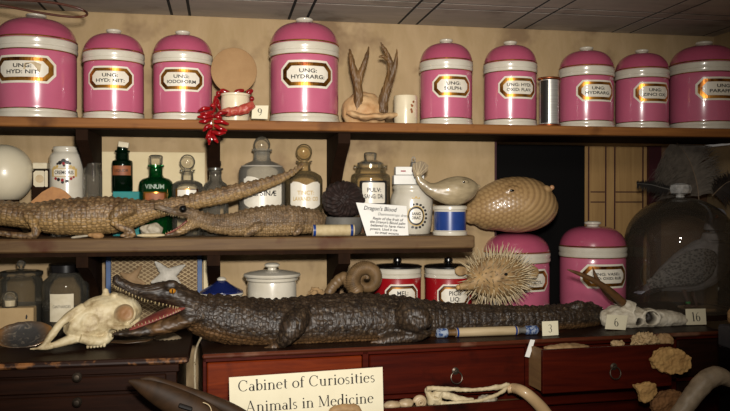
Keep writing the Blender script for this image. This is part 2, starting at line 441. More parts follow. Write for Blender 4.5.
for (ua, ub, wh) in ((75, 87, 'left'), (207, 220, 'mid'), (339, 351, 'right')):
    xa_, xb_ = P(ua, 140, 0).x, P(ub, 140, 0).x
    up = {'left': 'dark wooden bracket under top shelf right of the crested white jar', 'mid': 'dark wooden bracket under top shelf behind the hanging red chilies', 'right': 'dark wooden bracket under top shelf above the brown seed pod'}[wh]
    lo = {'left': 'dark bracket under lower shelf left of the blue framed mesh screen', 'mid': 'dark bracket under lower shelf behind the blue domed lid', 'right': 'dark bracket under lower shelf left of the curled horn'}[wh]
    bracket(xa_, xb_, TOPB-.0045, MIDZ+.001, up); bracket(xa_, xb_, MIDB-.0125, CABZ+.02, lo)
# ------------------------------------------------------------------ pink ointment jars
def profz(u, Y, Z, pr):
    s = scl(u, Y); o = []
    for i, (hw, v) in enumerate(pr): o.append((hw*s, P(u, v, Y).z-Z))
    return o
def jar(uL, uR, vd, vb, lines, Y, Z, label, lab=(.64, .345, .5), tsz=1.0, stained=False, group='pink ointment jars on the top shelf', ang=0, knob=True, sxt=1.15, name='ointment_jar'):
    u = (uL+uR)/2; s = scl(u, Y); r = (uR-uL)/2*s*.985; loc = P(u, 199, Y); x = loc.x
    h = P(u, vd, Y).z-Z
    t = thing(name, label, 'jar', (x, Y, Z), ang, group)
    rb = r*.955
    MB().lathe([(rb*.985, .085*h), (rb*.985, .12*h), (rb, .14*h), (rb, .60*h), (rb*.985, .655*h), (rb*.97, .665*h)], 56).build('body', M['pink'], t)
    MB().lathe([(r*.95, 0), (r*.99, .006*h), (r, .02*h), (r*.985, .05*h), (r*.965, .062*h), (r*.97, .075*h), (r*.955, .09*h), (rb*.98, .095*h)], 56).build('base_band', M['white'], t)
    MB().lathe([(rb*.98, .655*h), (r*.97, .66*h), (r*.985, .672*h), (r*.985, .695*h), (r*.965, .702*h), (r*.972, .715*h), (r*.985, .73*h), (r*.985, .758*h), (r*.965, .768*h), (r*.94, .771*h)], 56).build('rim_band', M['white'], t)
    for zz in (.093, .655): MB().lathe([(rb*1.0, zz*h-.0015), (rb*1.012, zz*h), (rb*1.0, zz*h+.0015)], 56, cap0=False, cap1=False).build('gilt_line', M['gilt'], t)
    dome = [(r*.945, .766*h), (r*.965, .776*h), (r*.96, .785*h)]
    for k in range(1, 15):
        a = k/14*PI/2; dome.append((r*.955*math.cos(a)**.62 if k < 14 else 0, .785*h+.215*h*math.sin(a)**1.15))
    ld = MB().lathe(dome, 56, cap1=False).build('lid', M['pink_dark'], t, 60)
    MB().lathe([(r*.972, .774*h), (r*.978, .780*h), (r*.965, .787*h)], 56, cap0=False, cap1=False).build('gilt_line', M['gilt'], ld)
    if knob:
        MB().lathe([(r*.19, .985*h), (r*.17, 1.01*h), (r*.22, 1.02*h), (r*.25, 1.033*h), (r*.24, 1.046*h), (r*.14, 1.056*h), (0, 1.058*h)], 28).build('knob', M['white'], ld, 60)
    w = 2*rb*.82; hh = .264*h; zc = .458*h; cut = hh*.3
    lb = patch(w, hh, cut).bend('label_plate', M['label_white'], rb+.0008, zc, t)
    patch(w*.92, hh*.84, cut*.85).bend('gilt_border', M['gilt'], rb+.0014, zc, lb)
    patch(w*.76, hh*.58, cut*.62).bend('inner_panel', M['label_white'], rb+.0020, zc, lb)
    F = Flat(); n = len(lines); sz = hh*.195*tsz
    for i, l in enumerate(lines): F.text(l, sz, 0, (n-1)*.5*sz*1.12-i*sz*1.12, sx=1.4, fat=sz*.022, maxw=w*(.60 if len(l) > 5 else .34))
    F.bend('lettering', M['ink'], rb+.0026, zc, lb)
    if stained:
        Flat().poly([(w*.02, -.02*hh), (w*.26, -.1*hh), (w*.28, hh*.18), (w*.18, hh*.26), (w*.04, hh*.2)]).bend('stain', M['stain'], rb+.0029, zc, lb)
    return t
JY = .13
J = [(-4, 77.5, 20, 115.5, ['UNG:', 'HYD: NIT:'], 'large stained-label pink jar at the left end of the top shelf', True),
     (83.5, 145, 34.5, 116, ['UNG:', 'HYD: NIT:'], 'pink jar with clean UNG HYD NIT label, second from the left on the top shelf', False),
     (152.5, 213.5, 36, 116.5, ['UNG:', 'IODOFORM'], 'pink jar lettered IODOFORM left of the red chilies on the top shelf', False),
     (268.5, 340.5, 24, 117.5, ['UNG:', 'HYDRARG:'], 'tall pink jar lettered UNG HYDRARG between card nine and the antlers', False),
     (418.5, 473.5, 44, 120, ['UNG:', 'SULPH:'], 'pink jar lettered UNG SULPH right of the small stained white mug', False),
     (482.5, 537.5, 46, 121.5, ['UNG: HYD:', 'OXID: FLAV:'], 'pink jar lettered OXID FLAV left of the wire spool', False),
     (558, 614, 51.5, 123.5, ['UNG:', 'HYDRARG:'], 'smaller pink jar lettered HYDRARG just right of the wire spool', False),
     (614.5, 668.5, 54, 124.5, ['UNG:', 'ZINCI OX:'], 'pink jar lettered ZINCI OX second from the right on the top shelf', False),
     (669, 738, 46.5, 125.5, ['UNG:', 'PARAFFIN:'], 'large pink jar lettered PARAFFIN at the right end of the top shelf', False)]
for a, b, vd, vb, ln, lb, st in J:
    jar(a, b, vd, vb, ln, JY, TOPZ, lb, stained=st, ang=-.12 if st else 0)
RZ = CABZ
jar(482, 551, 233, 306, ['UNG:', 'HYD: SALICYL:'], .255, RZ, 'pink jar lettered SALICYL under the smooth pufferfish', tsz=.85, group='pink ointment jars on the cabinet', knob=False)
jar(558.5, 627, 226, 316, ['UNG: VASEL:', 'HYD: OXID: RUB:'], .25, RZ, 'pink jar lettered VASEL behind the horned skull', tsz=.8, group='pink ointment jars on the cabinet')
# ------------------------------------------------------------------ cabinets
LEDGE = .86
XL1 = PZ(189, 357, CABZ).x; YL = PZ(120, 359.5, CABZ).y
GROT = math.radians(3.6)
c0 = PZ(203, 354, CABZ)
print('levels', TOPZ, MIDZ, CABZ, 'YL', YL, 'c0', c0, 'CZ', CZ, 'XR', XR)
lc = thing('drawer_cabinet', 'very dark wooden drawer cabinet with a chipped top edge at lower left', 'cabinet', (-.9, YL, LEDGE))
L = Vector((-.9, YL, LEDGE))
def lx(x0, x1, y0, y1, z0, z1, b=.002): return MB().bx(x0-L.x, x1-L.x, y0-L.y, y1-L.y, z0-L.z, z1-L.z, b)
XL0 = -1.7
lx(XL0, XL1, YL+.004, WY-.002, CABZ-.016, CABZ, .004).build('top', M['cab_dark'], lc)
lx(XL0, XL1, YL-.004, YL+.006, CABZ-.0155, CABZ-.001, .005).build('chipped_edge', M['worn'], lc)
XLi = XL1-.03
lx(XL0, XLi, YL+.012, WY-.01, LEDGE, CABZ-.016).build('carcass', M['cab_dark'], lc)
lx(XL0, XLi+.006, YL+.004, YL+.02, CABZ-.036, CABZ-.0165).build('moulding', M['cab_dark'], lc)
for za, zb, vk in ((CABZ-.078, CABZ-.040, 376), (CABZ-.15, CABZ-.086, 401), (CABZ-.235, CABZ-.16, 440)):
    d = lx(XL0+.03, XLi-.025, YL+.002, YL+.014, za, zb, .003).build('drawer', M['cab_dark'], lc)
    p = P(78, vk, YL)
    MB().lathe([(.009, 0), (.006, .006), (.011, .012), (.011, .018), (.006, .023), (0, .024)], 20, (p.x-L.x, YL+.002-L.y, (za+zb)/2-L.z if vk > 430 else p.z-L.z), Matrix.Rotation(PI/2, 3, 'X')).build('knob', M['brass'], d)
# red cabinet, turned a little; local x along its front, y = depth
rc = thing('drawer_cabinet', 'red mahogany drawer cabinet carrying the large black crocodile', 'cabinet', (c0.x, c0.y, LEDGE), GROT)
cr, sr = math.cos(GROT), math.sin(GROT)
def RL(u, v, yl=0.0, z=None):
    """pixel to red-cabinet local coordinates on its plane y=yl"""
    d = ray(u, v); n = Vector((-sr, cr, 0)); o = Vector((c0.x, c0.y, LEDGE))
    t = ((o+n*yl)-CAM).dot(n)/d.dot(n); q = CAM+d*t-o
    return Vector((q.x*cr+q.y*sr, -q.x*sr+q.y*cr, q.z))
def RW(l):
    return Vector((c0.x+l.x*cr-l.y*sr, c0.y+l.x*sr+l.y*cr, LEDGE+l.z))
TZ = CABZ-LEDGE; WID = RL(723, 330).x; DEP = .60
def rbx(x0, x1, y0, y1, z0, z1, b=.002): return MB().bx(x0, x1, y0, y1, z0, z1, b)
# top slab stops where it meets the wall line
MB().prism([(0, 0), (WID, 0), (WID, .44-.01), (.0+.9, .46), (.9, .46-.0), (.0, .50)], (0, 0, TZ-.011), (1, 0, 0), (0, 1, 0), (0, 0, .011)).build('top', M['cab_top'], rc, 0)
rbx(-.002, WID+.002, -.006, .004, TZ-.0125, TZ-.0005, .004).build('top_edge', M['cab_edge'], rc)
rbx(.004, WID-.004, .035, .40, 0, TZ-.0115).build('carcass', M['cab_red'], rc)
# front frame bars
fr = MB()
xA = [RL(u, 380).x for u in (203, 366, 528.5, 675, 723)]
for x in xA: fr.bx(max(0, x-.008), min(WID, x+.008), .004, .04, 0, TZ-.0115, .001)
zr = [RL(300, v).z for v in (405,)]
z1 = RL(450, 393.5).z
fr.bx(.0, WID, .004, .04, TZ-.022, TZ-.0115, .001); fr.bx(0, WID, .004, .04, z1-.007, z1+.004, .001)
fr.build('front_frame', M['cab_red'], rc)
def ring(par, x, z, y, r=.016):
    MB().lathe([(.010, 0), (.010, .002), (.005, .004), (.004, .009), (0, .010)], 18, (x, y, z), Matrix.Rotation(PI/2, 3, 'X')).build('ring_mount', M['brass'], par)
    q = [(x+r*math.sin(2*PI*k/24), y-.007-.003*(1-math.cos(2*PI*k/24)), z-.012+r*(math.cos(2*PI*k/24)-1)+.006+.006) for k in range(25)]
    MB().loft(q, .0018, .0018, 8, (0, 1, 0), False).build('ring_handle', M['brass'], par)
zt = TZ-.024; zb = z1+.006
dA = rbx(xA[0]+.010, xA[1]-.010, .001, .03, zb, zt, .003).build('drawer', M['cab_lit'], rc)
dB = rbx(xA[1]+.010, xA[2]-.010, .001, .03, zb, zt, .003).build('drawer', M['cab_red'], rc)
p = RL(455.5, 371, 0); ring(dB, p.x, p.z, .001)
# open drawer, pulled out
OUT = -.085
xo0 = RL(543, 370, OUT).x; xo1 = RL(672, 370, OUT).x; zo0 = RL(600, 390.5, OUT).z; zo1 = RL(600, 347.5, OUT).z
dC = rbx(xo0, xo1, OUT, OUT+.014, zo0, zo1, .002).build('drawer', M['cab_red'], rc); dC['label'] = 'drawer pulled open, dark red front'
rbx(xo0+.001, xo0+.012, OUT+.013, .05, zo0+.004, zo1-.002, .001).build('drawer_side', M['drawer_side'], dC)
rbx(xo1-.013, xo1-.002, OUT+.013, .05, zo0+.004, zo1-.002, .001).build('drawer_side', M['drawer_side'], dC)
rbx(xo0+.01, xo1-.01, OUT+.013, .05, zo1-.030, zo1-.022, .001).build('drawer_bottom', M['drawer_side'], dC)
p = RL(613.5, 366.5, OUT); ring(dC, p.x, p.z, OUT)
rbx(xA[3]+.010, xA[4]-.009, .002, .03, zb, zt, .003).build('drawer', M['cab_dark'], rc)
# lower row: left drawer closed, middle one open with bones, right one closed
zb2 = .06; zt2 = z1-.009
rbx(xA[0]+.010, xA[1]-.010, .001, .03, zb2, zt2, .003).build('drawer', M['cab_red'], rc)
OB = -.055
xb0 = RL(384, 408, OB).x; xb1 = RL(543, 402, OB).x; zf = RL(450, 405.0, OB).z
dE = rbx(xb0, xb1, OB, OB+.012, zb2, zf, .002).build('drawer', M['cab_red'], rc)
rbx(xb0+.001, xb0+.011, OB+.011, .05, zb2+.004, zf-.003, .001).build('drawer_side', M['drawer_side'], dE)
rbx(xb1-.012, xb1-.002, OB+.011, .05, zb2+.004, zf-.003, .001).build('drawer_side', M['drawer_side'], dE)
rbx(xb0+.01, xb1-.01, OB+.011, .05, zf-.024, zf-.018, .001).build('drawer_bottom', M['drawer_side'], dE)
rbx(xA[2]+.012, xA[3]-.010, .001, .03, zb2, zt2, .003).build('drawer', M['cab_red'], rc)
dG = rbx(xA[3]+.010, xA[4]-.009, .002, .03, zb2, zt2, .003).build('drawer', M['cab_dark'], rc)
p = RL(722, 404, -.0)
# ledge the foreground exhibits stand on (below the frame)
struct(MB().bx(-1.7, XR, -1.25, WY, LEDGE-.04, LEDGE).build('floor', M['cab_dark'], smooth=0))
# cord hanging between the cabinets
q = [P(201, 338, YL+.12), P(197.5, 345, YL+.09), P(195, 356, YL+.05), P(194.8, 375, YL+.05), P(195.3, 396, YL+.05), P(195, 418, YL+.05), P(196, 440, YL+.05)]
tag(MB().tube(q, .0028, 8).build('cord', plain('cream_cord', '#a2957c', .8, var='#86795f', vscale=80), world=True, loc=tuple(q[-1])), 'pale cream cord hanging in the gap between the two cabinets', 'cord')
# ================================================================== glass, pots and papers
M['glass'] = glass('clear_glass', '#fcfaf6', haze='#c8c0ac', hz=.07)
M['glass_milky'] = glass('milky_glass', '#ece8de', haze='#b8b2a4', hz=.22)
M['glass_green'] = glass('green_glass', '#52b070', haze='#0f5a2a', hz=.14)
M['glass_dkgreen'] = glass('dark_green_glass', '#1e5a34', haze='#0a2a16', hz=.2)
M['glass_amber'] = glass('straw_glass', '#fbf5e6', haze='#c8b084', hz=.10)
M['glass_dark'] = glass('murky_glass', '#e2dfd6', haze='#8a867a', hz=.10)
M['cork'] = plain('cork', '#b09a78', .8, var='#8c7450', vscale=60)
M['paper'] = plain('aged_paper', '#d3c9b0', .8, var='#bfb294', vscale=30)
M['paper_board'] = plain('cream_board', '#cbbc98', .8, var='#bfae88', vscale=10)
M['orange_label'] = plain('orange_brown_label', '#9a5a30', .6, var='#6e3a20', vscale=40)
M['teal'] = plain('teal_cloth', '#157a78', .7, var='#116664')
M['red'] = plain('red_glaze', '#8c0e16', .28, coat=.5, var='#8a0c14')
M['chili'] = plain('dried_red_chili', '#980b12', .22, coat=.5, var='#640509', vscale=40, bmp=.3, bscale=70)
M['blue'] = plain('cobalt_glaze', '#1c3a7c', .3, coat=.4, var='#172f68')
M['navy'] = plain('navy_glaze', '#141f50', .25, coat=.6)
M['blackgloss'] = plain('black_lacquer', '#0d0b0b', .25, coat=.3)
M['iron'] = plain('dark_iron', '#6e6b66', .4, metal=.5, var='#8a8780')
M['steel'] = plain('silver_wire', '#c8c6c0', .4, metal=.6, var='#97958f', vscale=8, stretch=(1, 1, 60))
M['copper'] = plain('copper_flange', '#8a4a26', .4, metal=.7, var='#5a2c16')
M['gold_text'] = plain('faded_gold', '#b89a5a', .5)
M['powder'] = plain('brown_powder', '#6a4a2a', .9, var='#55381e')
M['redpowder'] = plain('dark_red_powder', '#4a1812', .9)
M['cream_glaze'] = plain('cream_glaze', '#d8ccb0', .3, coat=.4, var='#c2b494', vscale=9)
M['antler'] = plain('antler', '#7a5a32', .55, var='#35220f', vscale=30, stretch=(1, 1, .3), bmp=.5, bscale=120)
M['bone'] = plain('aged_bone', '#cdbf9e', .6, var='#a8936a', vscale=18, bmp=.25, bscale=80)
M['bone_grey'] = plain('grey_bone', '#b5ab96', .6, var='#857a66', vscale=25, bmp=.3, bscale=80)
M['skullcap'] = plain('ochre_bone', '#a97c4e', .7, var='#c3a67c', vscale=25, bmp=.4, bscale=60)
M['leather_tan'] = plain('tan_leathery', '#b07c46', .65, var='#8e5f34', vscale=40, bmp=.3)
def lathe_px(u, Y, Z, pr, n=40): return profz(u, Y, Z, pr)
def bottle(name, label, u, Y, Z, pr, gm, group=None, ang=0, catg='bottle', inner=None, cap=False):
    """glass vessel; outline (half-width px, row px) bottom to top, open neck"""
    x = P(u, 199, Y).x; t = thing(name, label, catg, (x, Y, Z), ang, group)
    q = profz(u, Y, Z, pr); q[0] = (q[0][0], .0)
    MB().lathe([(0, .0)]+q if False else q, 40, cap1=cap).build('body', gm, t, 50)
    if inner:
        m, v = inner; s = scl(u, Y); zt = P(u, v, Y).z-Z
        qq = [(max(r-.004, .001), min(max(z, .004), zt)) for r, z in q if z < zt]
        qq.append((qq[-1][0], zt)); MB().lathe(qq, 40).build('contents', m, t, 50)
    return t, q
def rad_at(q, z):
    for (r0, z0), (r1, z1) in zip(q, q[1:]):
        if z0 <= z <= z1 and z1 > z0: return r0+(r1-r0)*(z-z0)/(z1-z0)
    return q[0][0]
def wrap_label(t, q, u, Y, Z, v0, v1, wpx, kind, m, cut=0, lines=(), tm=None, size=.3, name='label', off=.0012, fill=.8, border=None):
    s = scl(u, Y); za, zb_ = P(u, v1, Y).z-Z, P(u, v0, Y).z-Z; zc = (za+zb_)/2; R = max(rad_at(q, za+.004), rad_at(q, zc))+off
    if border:
        patch(wpx*s*1.0, (zb_-za), cut, kind).bend('label_border', border, R-.0006, zc, t); wf, hf = .8, .84
    else: wf = hf = 1
    lb = patch(wpx*s*wf, (zb_-za)*hf, cut*.8, kind).bend(name, m, R, zc, t)
    if lines:
        F = Flat(); n = len(lines); sz = (zb_-za)*size
        for i, l in enumerate(lines): F.text(l, sz, 0, (n-1)*.5*sz*1.1-i*sz*1.1-.02*(zb_-za), fat=sz*.02, maxw=wpx*s*fill)
        F.bend('lettering', tm or M['ink'], R+.0008, zc, lb)
    return lb
BY = .185
# ---- white egg-like ball
t = thing('ostrich_egg', 'large cream egg at the left edge on the lower shelf', 'egg', (P(4, 199, .19).x, .19, MIDZ))
c = P(4, 174, .19); s = scl(4, .19)
MB().ball((0, 0, c.z-MIDZ), (28.5*s, 28.5*s, 29.5*s), u=40, v=24).build('shell', plain('egg_shell', '#d5cbb2', .3, coat=.25, var='#c7bb9e', vscale=6), t, 180)
MB().lathe([(.05, 0), (.052, .01), (.04, .03), (.03, .05), (.042, c.z-MIDZ-29.5*s+.012), (.036, c.z-MIDZ-29.5*s+.006)], 30).build('egg_stand', M['bracket'], t)
# ---- small dark boxes with labels
bz = profz(42, .2, MIDZ, [(1, 163)])[0][1]
t = thing('label_box', 'small dark box with a cream crest label left of the crested jar', 'box', (P(41.5, 199, .2).x, .2, MIDZ))
s = scl(40, .2)
MB().box((0, 0, bz/2-.012), (14.5*s, .05, bz-.024), .002).build('box_body', M['bracket'], t)
MB().box((0, 0, bz-.009), (13.5*s, .045, .018), .002).build('lid', M['paper'], t)
z0 = P(40, 187, .2).z-MIDZ; z1_ = P(40, 171, .2).z-MIDZ
patch(11.5*s, z1_-z0, 2*s).plane('label', M['paper'], (0, -.0255, (z0+z1_)/2), (1, 0, 0), (0, 0, 1), t)
F = Flat(); F.poly([(.012*math.cos(k*PI/6), .012*math.sin(k*PI/6)) for k in range(12)]); F.plane('crest', M['stain'], (0, -.026, (z0+z1_)/2), (1, 0, 0), (0, 0, 1), t)
t = thing('label_box', 'narrow dark box with a pale label strip touching the crested white jar', 'box', (P(48.2, 199, .19).x, .19, MIDZ))
MB().box((0, 0, bz/2-.01), (3.6*s, .05, bz-.02), .002).build('box_body', M['bracket'], t)
patch(2.8*s, z1_-z0, .6*s).plane('label', M['paper'], (0, -.0255, (z0+z1_)/2), (1, 0, 0), (0, 0, 1), t)
# ---- white crested jar
def crest_jar(u, Y, pr, label, ang=0): 
    x = P(u, 199, Y).x; t = thing('drug_jar', label, 'jar', (x, Y, MIDZ), ang)
    q = profz(u, Y, MIDZ, pr); q[0] = (q[0][0], 0)
    MB().lathe(q, 48, cap1=False).build('body', M['white'], t, 60); return t, q
t, q = crest_jar(67, .2, [(16, 233), (16.6, 230), (16.6, 160), (16.2, 156), (14.5, 153.4), (13, 152.4), (12.8, 151), (13.4, 149.6), (13.2, 147.6), (12.4, 147), (11.5, 149), (11.5, 156)], 'white jar with a painted crest band left of the dark bracket')
wrap_label(t, q, 67, .2, MIDZ, 169, 177, 26, 'rect', M['label_white'], 0, ['CREMORIS'], size=.62, fill=.72, border=M['gold_text'])
s = scl(67, .2); zc = P(67, 173, .2).z-MIDZ; R = 16.6*s+.0022
for col, dots in (('ink', [(-3.5, 9.5, 2), (0, 11, 2.6), (3.4, 10, 2), (-6, 8.5, 1.2), (6, 9, 1.2), (-5, -7, 1.7), (3, -8.5, 1.8), (-1, -9.5, 1.6), (0.4, 7, 1.3)]), ('red', [(-8, -6, 1.5), (-1.2, -7.4, 1.6), (7, -6, 1.4), (0, 8.8, 1.5), (9.5, -4.5, 1.1)]), ('gold_text', [(-9.5, 4.5, 1.8), (9.5, 4.5, 1.8), (-6.5, 5.8, 1.5), (6.5, 5.8, 1.5)])):
    F = Flat()
    for dx, dy, r in dots: F.poly([((dx+r*math.cos(k*PI/4))*s, (dy+r*math.sin(k*PI/4))*s) for k in range(8)])
    F.bend('painted_crest', M[col], R+(.0003 if col == 'red' else 0), zc, t)
# ---- small clear bottle with dark contents
t, q = bottle('glass_bottle', 'small square-shouldered clear bottle just left of the cream board', 93, .14, MIDZ, [(8.5, 233), (9, 230), (9, 172), (8.4, 169), (6.5, 167), (6.5, 165), (7.3, 164.5), (7.2, 163)], M['glass'])
# ---- cream board behind
z0 = .0; z1_ = P(150, 152, .255).z-MIDZ; xa_, xb_ = P(102, 199, .255).x, P(205, 199, .255).x
tag(MB().box((0, 0, z1_/2), (xb_-xa_, .008, z1_), .001).build('cream_board', M['paper_board'], None, 0, loc=((xa_+xb_)/2, .258, MIDZ)), 'cream rectangular board standing behind the green bottles', 'board')
F = Flat()
# ---- teal box, dark green bottle on it
tz = P(126, 191.5, .19).z
xa_, xb_ = P(113.5, 199, .17).x, P(140, 199, .17).x
t = thing('teal_box', 'teal cloth covered box under the dark green bottle', 'box', ((xa_+xb_)/2, .185, MIDZ))
MB().box((0, 0, (tz-MIDZ)/2), (xb_-xa_, .07, tz-MIDZ), .002).build('box_body', M['teal'], t, 0)
t, q = bottle('dark_green_bottle', 'small dark green bottle with orange label standing on the teal box', 122.5, .19, tz, [(9, 191.5), (10, 190.5), (10, 163), (9.5, 161), (6.4, 159.5), (6.2, 153), (7.4, 152), (7.2, 150.5)], M['glass_dkgreen'])
wrap_label(t, q, 122.5, .19, tz, 166, 175.5, 21, 'rect', M['orange_label'], 0, ['LIQUOR'], tm=M['ink'], size=.4)
s = scl(122, .19); zc = P(122, 149.5, .19).z-tz
MB().lathe([(5*s, zc-.012), (5.4*s, zc), (5.2*s, zc+.006), (0, zc+.007)], 20).build('stopper', M['glass_dkgreen'], t)
MB().box((.004, 0, zc+.014), (.03, .02, .016), .001, Matrix.Rotation(.15, 3, 'Y')).build('paper_tag', M['paper'], t, 0)
# ---- green round bottle
t, q = bottle('green_bottle', 'round green glass bottle lettered VINUM with clear stopper', 156, .17, MIDZ, [(15.5, 235), (16.5, 232), (16.6, 186), (16, 182), (13, 179), (8, 177.5), (6.6, 175), (6.5, 168), (8, 167), (8, 165)], M['glass_green'])
s = scl(156, .17)
F = Flat(); F.text('VINUM', 6.2*s, 0, 0, fat=.0004); F.bend('lettering', plain('grey_lettering', '#8d9c8c', .5), 16.6*s+.001, P(156, 187, .17).z-MIDZ, t)
wrap_label(t, q, 156, .17, MIDZ, 192, 208, 24, 'rect', M['orange_label'], 0, border=M['gilt'])
st = MB().lathe([(5*s, P(156, 172, .17).z-MIDZ), (5.2*s, P(156, 166, .17).z-MIDZ), (6.6*s, P(156, 163, .17).z-MIDZ), (6.8*s, P(156, 156.5, .17).z-MIDZ), (5*s, P(156, 155, .17).z-MIDZ), (0, P(156, 154.6, .17).z-MIDZ)], 8).build('stopper', M['glass'], t, 20)
# ---- clear round-stoppered bottle
def ball_stopper(t, u, Y, Z, v, r, neckv, m, hub=True):
    s = scl(u, Y); z = P(u, v, Y).z-Z; zn = P(u, neckv, Y).z-Z
    o = MB().lathe([(r*.42*s, zn-.01), (r*.5*s, zn+.002), (r*.35*s, z-r*s*.95)], 16).ball((0, 0, z), (r*s, r*.55*s, r*s), u=24, v=14).build('stopper', m, t)
    if hub: MB().lathe([(r*.55*s, -.001), (r*.55*s, .003), (r*.3*s, .005), (0, .005)], 16, (0, -r*.55*s, z), Matrix.Rotation(PI/2, 3, 'X')).build('boss', m, o)
t, q = bottle('glass_bottle', 'clear glass bottle with round disc stopper right of the VINUM bottle', 187.5, .17, MIDZ, [(14.5, 235), (15.4, 232), (15.5, 188), (14.5, 184), (11, 181.5), (6, 180), (5.5, 172), (7.5, 171), (7.6, 169.5)], M['glass'])
ball_stopper(t, 187.5, .17, MIDZ, 162, 7.6, 170, M['glass'])
wrap_label(t, q, 187.5, .17, MIDZ, 189, 200, 24, 'rect', M['label_white'], 0, border=M['gilt'])
# ---- small bottle by the bracket
t, q = bottle('glass_bottle', 'small clear bottle with faceted stopper in front of the middle bracket', 215.5, .145, MIDZ, [(12, 235), (13, 232), (13, 190), (11, 184), (7, 181), (6, 178), (6, 171), (7.5, 170), (7.5, 168)], M['glass'])
s = scl(215, .145)
MB().lathe([(5*s, P(215, 172, .145).z-MIDZ), (5*s, P(215, 167, .145).z-MIDZ), (5.8*s, P(215, 165, .145).z-MIDZ), (5.6*s, P(215, 161, .145).z-MIDZ), (0, P(215, 160, .145).z-MIDZ)], 8).build('stopper', M['glass'], t, 20)
# ---- PEPSINAE
t, q = bottle('apothecary_bottle', 'milky glass bottle with white shield label lettered PEPSINAE', 262, .19, MIDZ, [(21.5, 233), (23, 230), (23.3, 172), (22, 168), (16, 163.5), (9.5, 161), (8.3, 158), (8.2, 152), (10.2, 151), (10.2, 149)], M['glass_milky'], inner=(plain('white_powder', '#a9a294', .9, var='#8a8478', vscale=30), 166))
ball_stopper(t, 262, .19, MIDZ, 145, 8.4, 151, M['glass'])
wrap_label(t, q, 262, .19, MIDZ, 177, 209, 42, 'shield', M['label_white'], 0, ['PEPSIN\u00c6'], size=.22, fill=.86)
# ---- tincture
t, q = bottle('apothecary_bottle', 'straw coloured bottle with ornate stopper and faded gold shield label', 304, .19, MIDZ, [(17.5, 233), (18.5, 230), (18.6, 180), (17, 176), (12, 172.5), (7, 170.5), (6.4, 168), (6.4, 163), (8.2, 162), (8.2, 160.5)], M['glass_amber'])
ball_stopper(t, 304, .19, MIDZ, 152, 8.2, 161, M['glass_amber'])
wrap_label(t, q, 304, .19, MIDZ, 182, 209, 33, 'shield', M['label_white'], 0, ['TINCT:', 'LAVAND: CO'], tm=M['gold_text'], size=.2, fill=.8)
# ---- PULV SANGUIN jar
t, q = bottle('apothecary_jar', 'wide glass jar with black bordered label lettered PULV SANGUIN', 370.5, .19, MIDZ, [(18.5, 233), (19.6, 230), (19.7, 178), (19, 175), (15.5, 173), (15, 169), (17, 168), (17, 165)], M['glass_amber'], catg='jar', inner=(M['redpowder'], 188))
s = scl(370, .19)
MB().lathe([(13*s, P(370, 168, .19).z-MIDZ), (13.4*s, P(370, 163, .19).z-MIDZ), (9*s, P(370, 161, .19).z-MIDZ), (6*s, P(370, 160, .19).z-MIDZ), (6.2*s, P(370, 158, .19).z-MIDZ), (6.6*s, P(370, 153.5, .19).z-MIDZ), (5*s, P(370, 152.5, .19).z-MIDZ), (0, P(370, 152.3, .19).z-MIDZ)], 8).build('stopper', M['glass'], t, 20)
wrap_label(t, q, 373, .19, MIDZ, 181, 205, 30, 'oct', M['label_white'], .004, ['PULV:', 'SANG: DR:'], size=.24, fill=.66, border=M['ink'], off=.0016)
# ---- white SANG DRAC pot
u, Y = 411.5, .15
t, q = crest_jar(u, Y, [(17.5, 234), (18.5, 233), (20, 225), (21.3, 210), (21.3, 200), (20, 195), (18.3, 192), (18, 190), (19, 188.5), (19, 186), (17.5, 185), (16.5, 187), (16.5, 191)], 'white pot with gilded oval emblem under the small white card box', ang=.12)
s = scl(u, Y); R = 21.3*s; zc = P(u, 215.5, Y).z-MIDZ; zc2 = P(u, 212, Y).z-MIDZ
patch(18*s, 20*s, kind='oval').bend('emblem_border', M['gold_text'], R+.001, zc, t, -.14)
a = patch(16.2*s, 18.2*s, kind='oval').bend('emblem_ring', M['ink'], R+.0014, zc, t, -.14)
patch(13.6*s, 14.6*s, kind='oval').bend('emblem_panel', M['label_white'], R+.0018, zc, t, -.14)
F = Flat(); F.text('SANG', 4*s, 0, 2*s, fat=.0004, maxw=9*s); F.text('DRAC', 4*s, 0, -2*s, fat=.0004, maxw=9*s); F.bend('lettering', M['ink'], R+.0022, zc, t, -.14)
F = Flat(); F.poly([(-4*s, 0), (4*s, 0), (4*s, 5*s), (2*s, 3.6*s), (0, 6*s), (-2*s, 3.6*s), (-4*s, 5*s)]); F.bend('painted_crown', M['gold_text'], 20.6*s+.0012, P(u, 202, Y).z-MIDZ, t, -.14)
F = Flat()
for k in range(12):
    an = -1.9+k*.34
    F.poly([(11*s*math.cos(an)+1.6*s*math.cos(j*PI/3), 11.5*s*math.sin(an)+1.2*s*math.sin(j*PI/3)) for j in range(6)])
F.bend('painted_wreath', M['ink'], R+.0012, zc, t, -.14)
# card box on top
bz = P(u, 184.5, Y).z
t = thing('card_box', 'small white card box with red marks lying on the emblem pot', 'box', (P(408, 199, Y).x, Y, bz), -.1)
s = scl(408, Y)
MB().box((0, 0, 4.5*s), (30*s, .05, 9*s), .001).build('box_body', M['cardw'], t, 0)
MB().box((0, .004, 13.5*s), (26*s, .044, 8*s), .001).build('lid', M['cardw'], t, 0)
F = Flat(); F.poly([(-8*s, 0), (-3*s, 0), (-3*s, 1.4*s), (-8*s, 1.4*s)]); F.poly([(3*s, 0), (7*s, 0), (7*s, 1.4*s), (3*s, 1.4*s)])
F.plane('red_mark', M['red'], (0, -.0185, 12.5*s), (1, 0, 0), (0, 0, 1), t)
tz = bz+17.5*s
t = thing('bulldog_clip', 'small dark metal clip standing on the white card box', 'clip', (P(413.5, 199, Y).x, Y, tz))
MB().box((0, 0, .008), (.018, .016, .016), .003).build('clip_body', M['iron'], t)
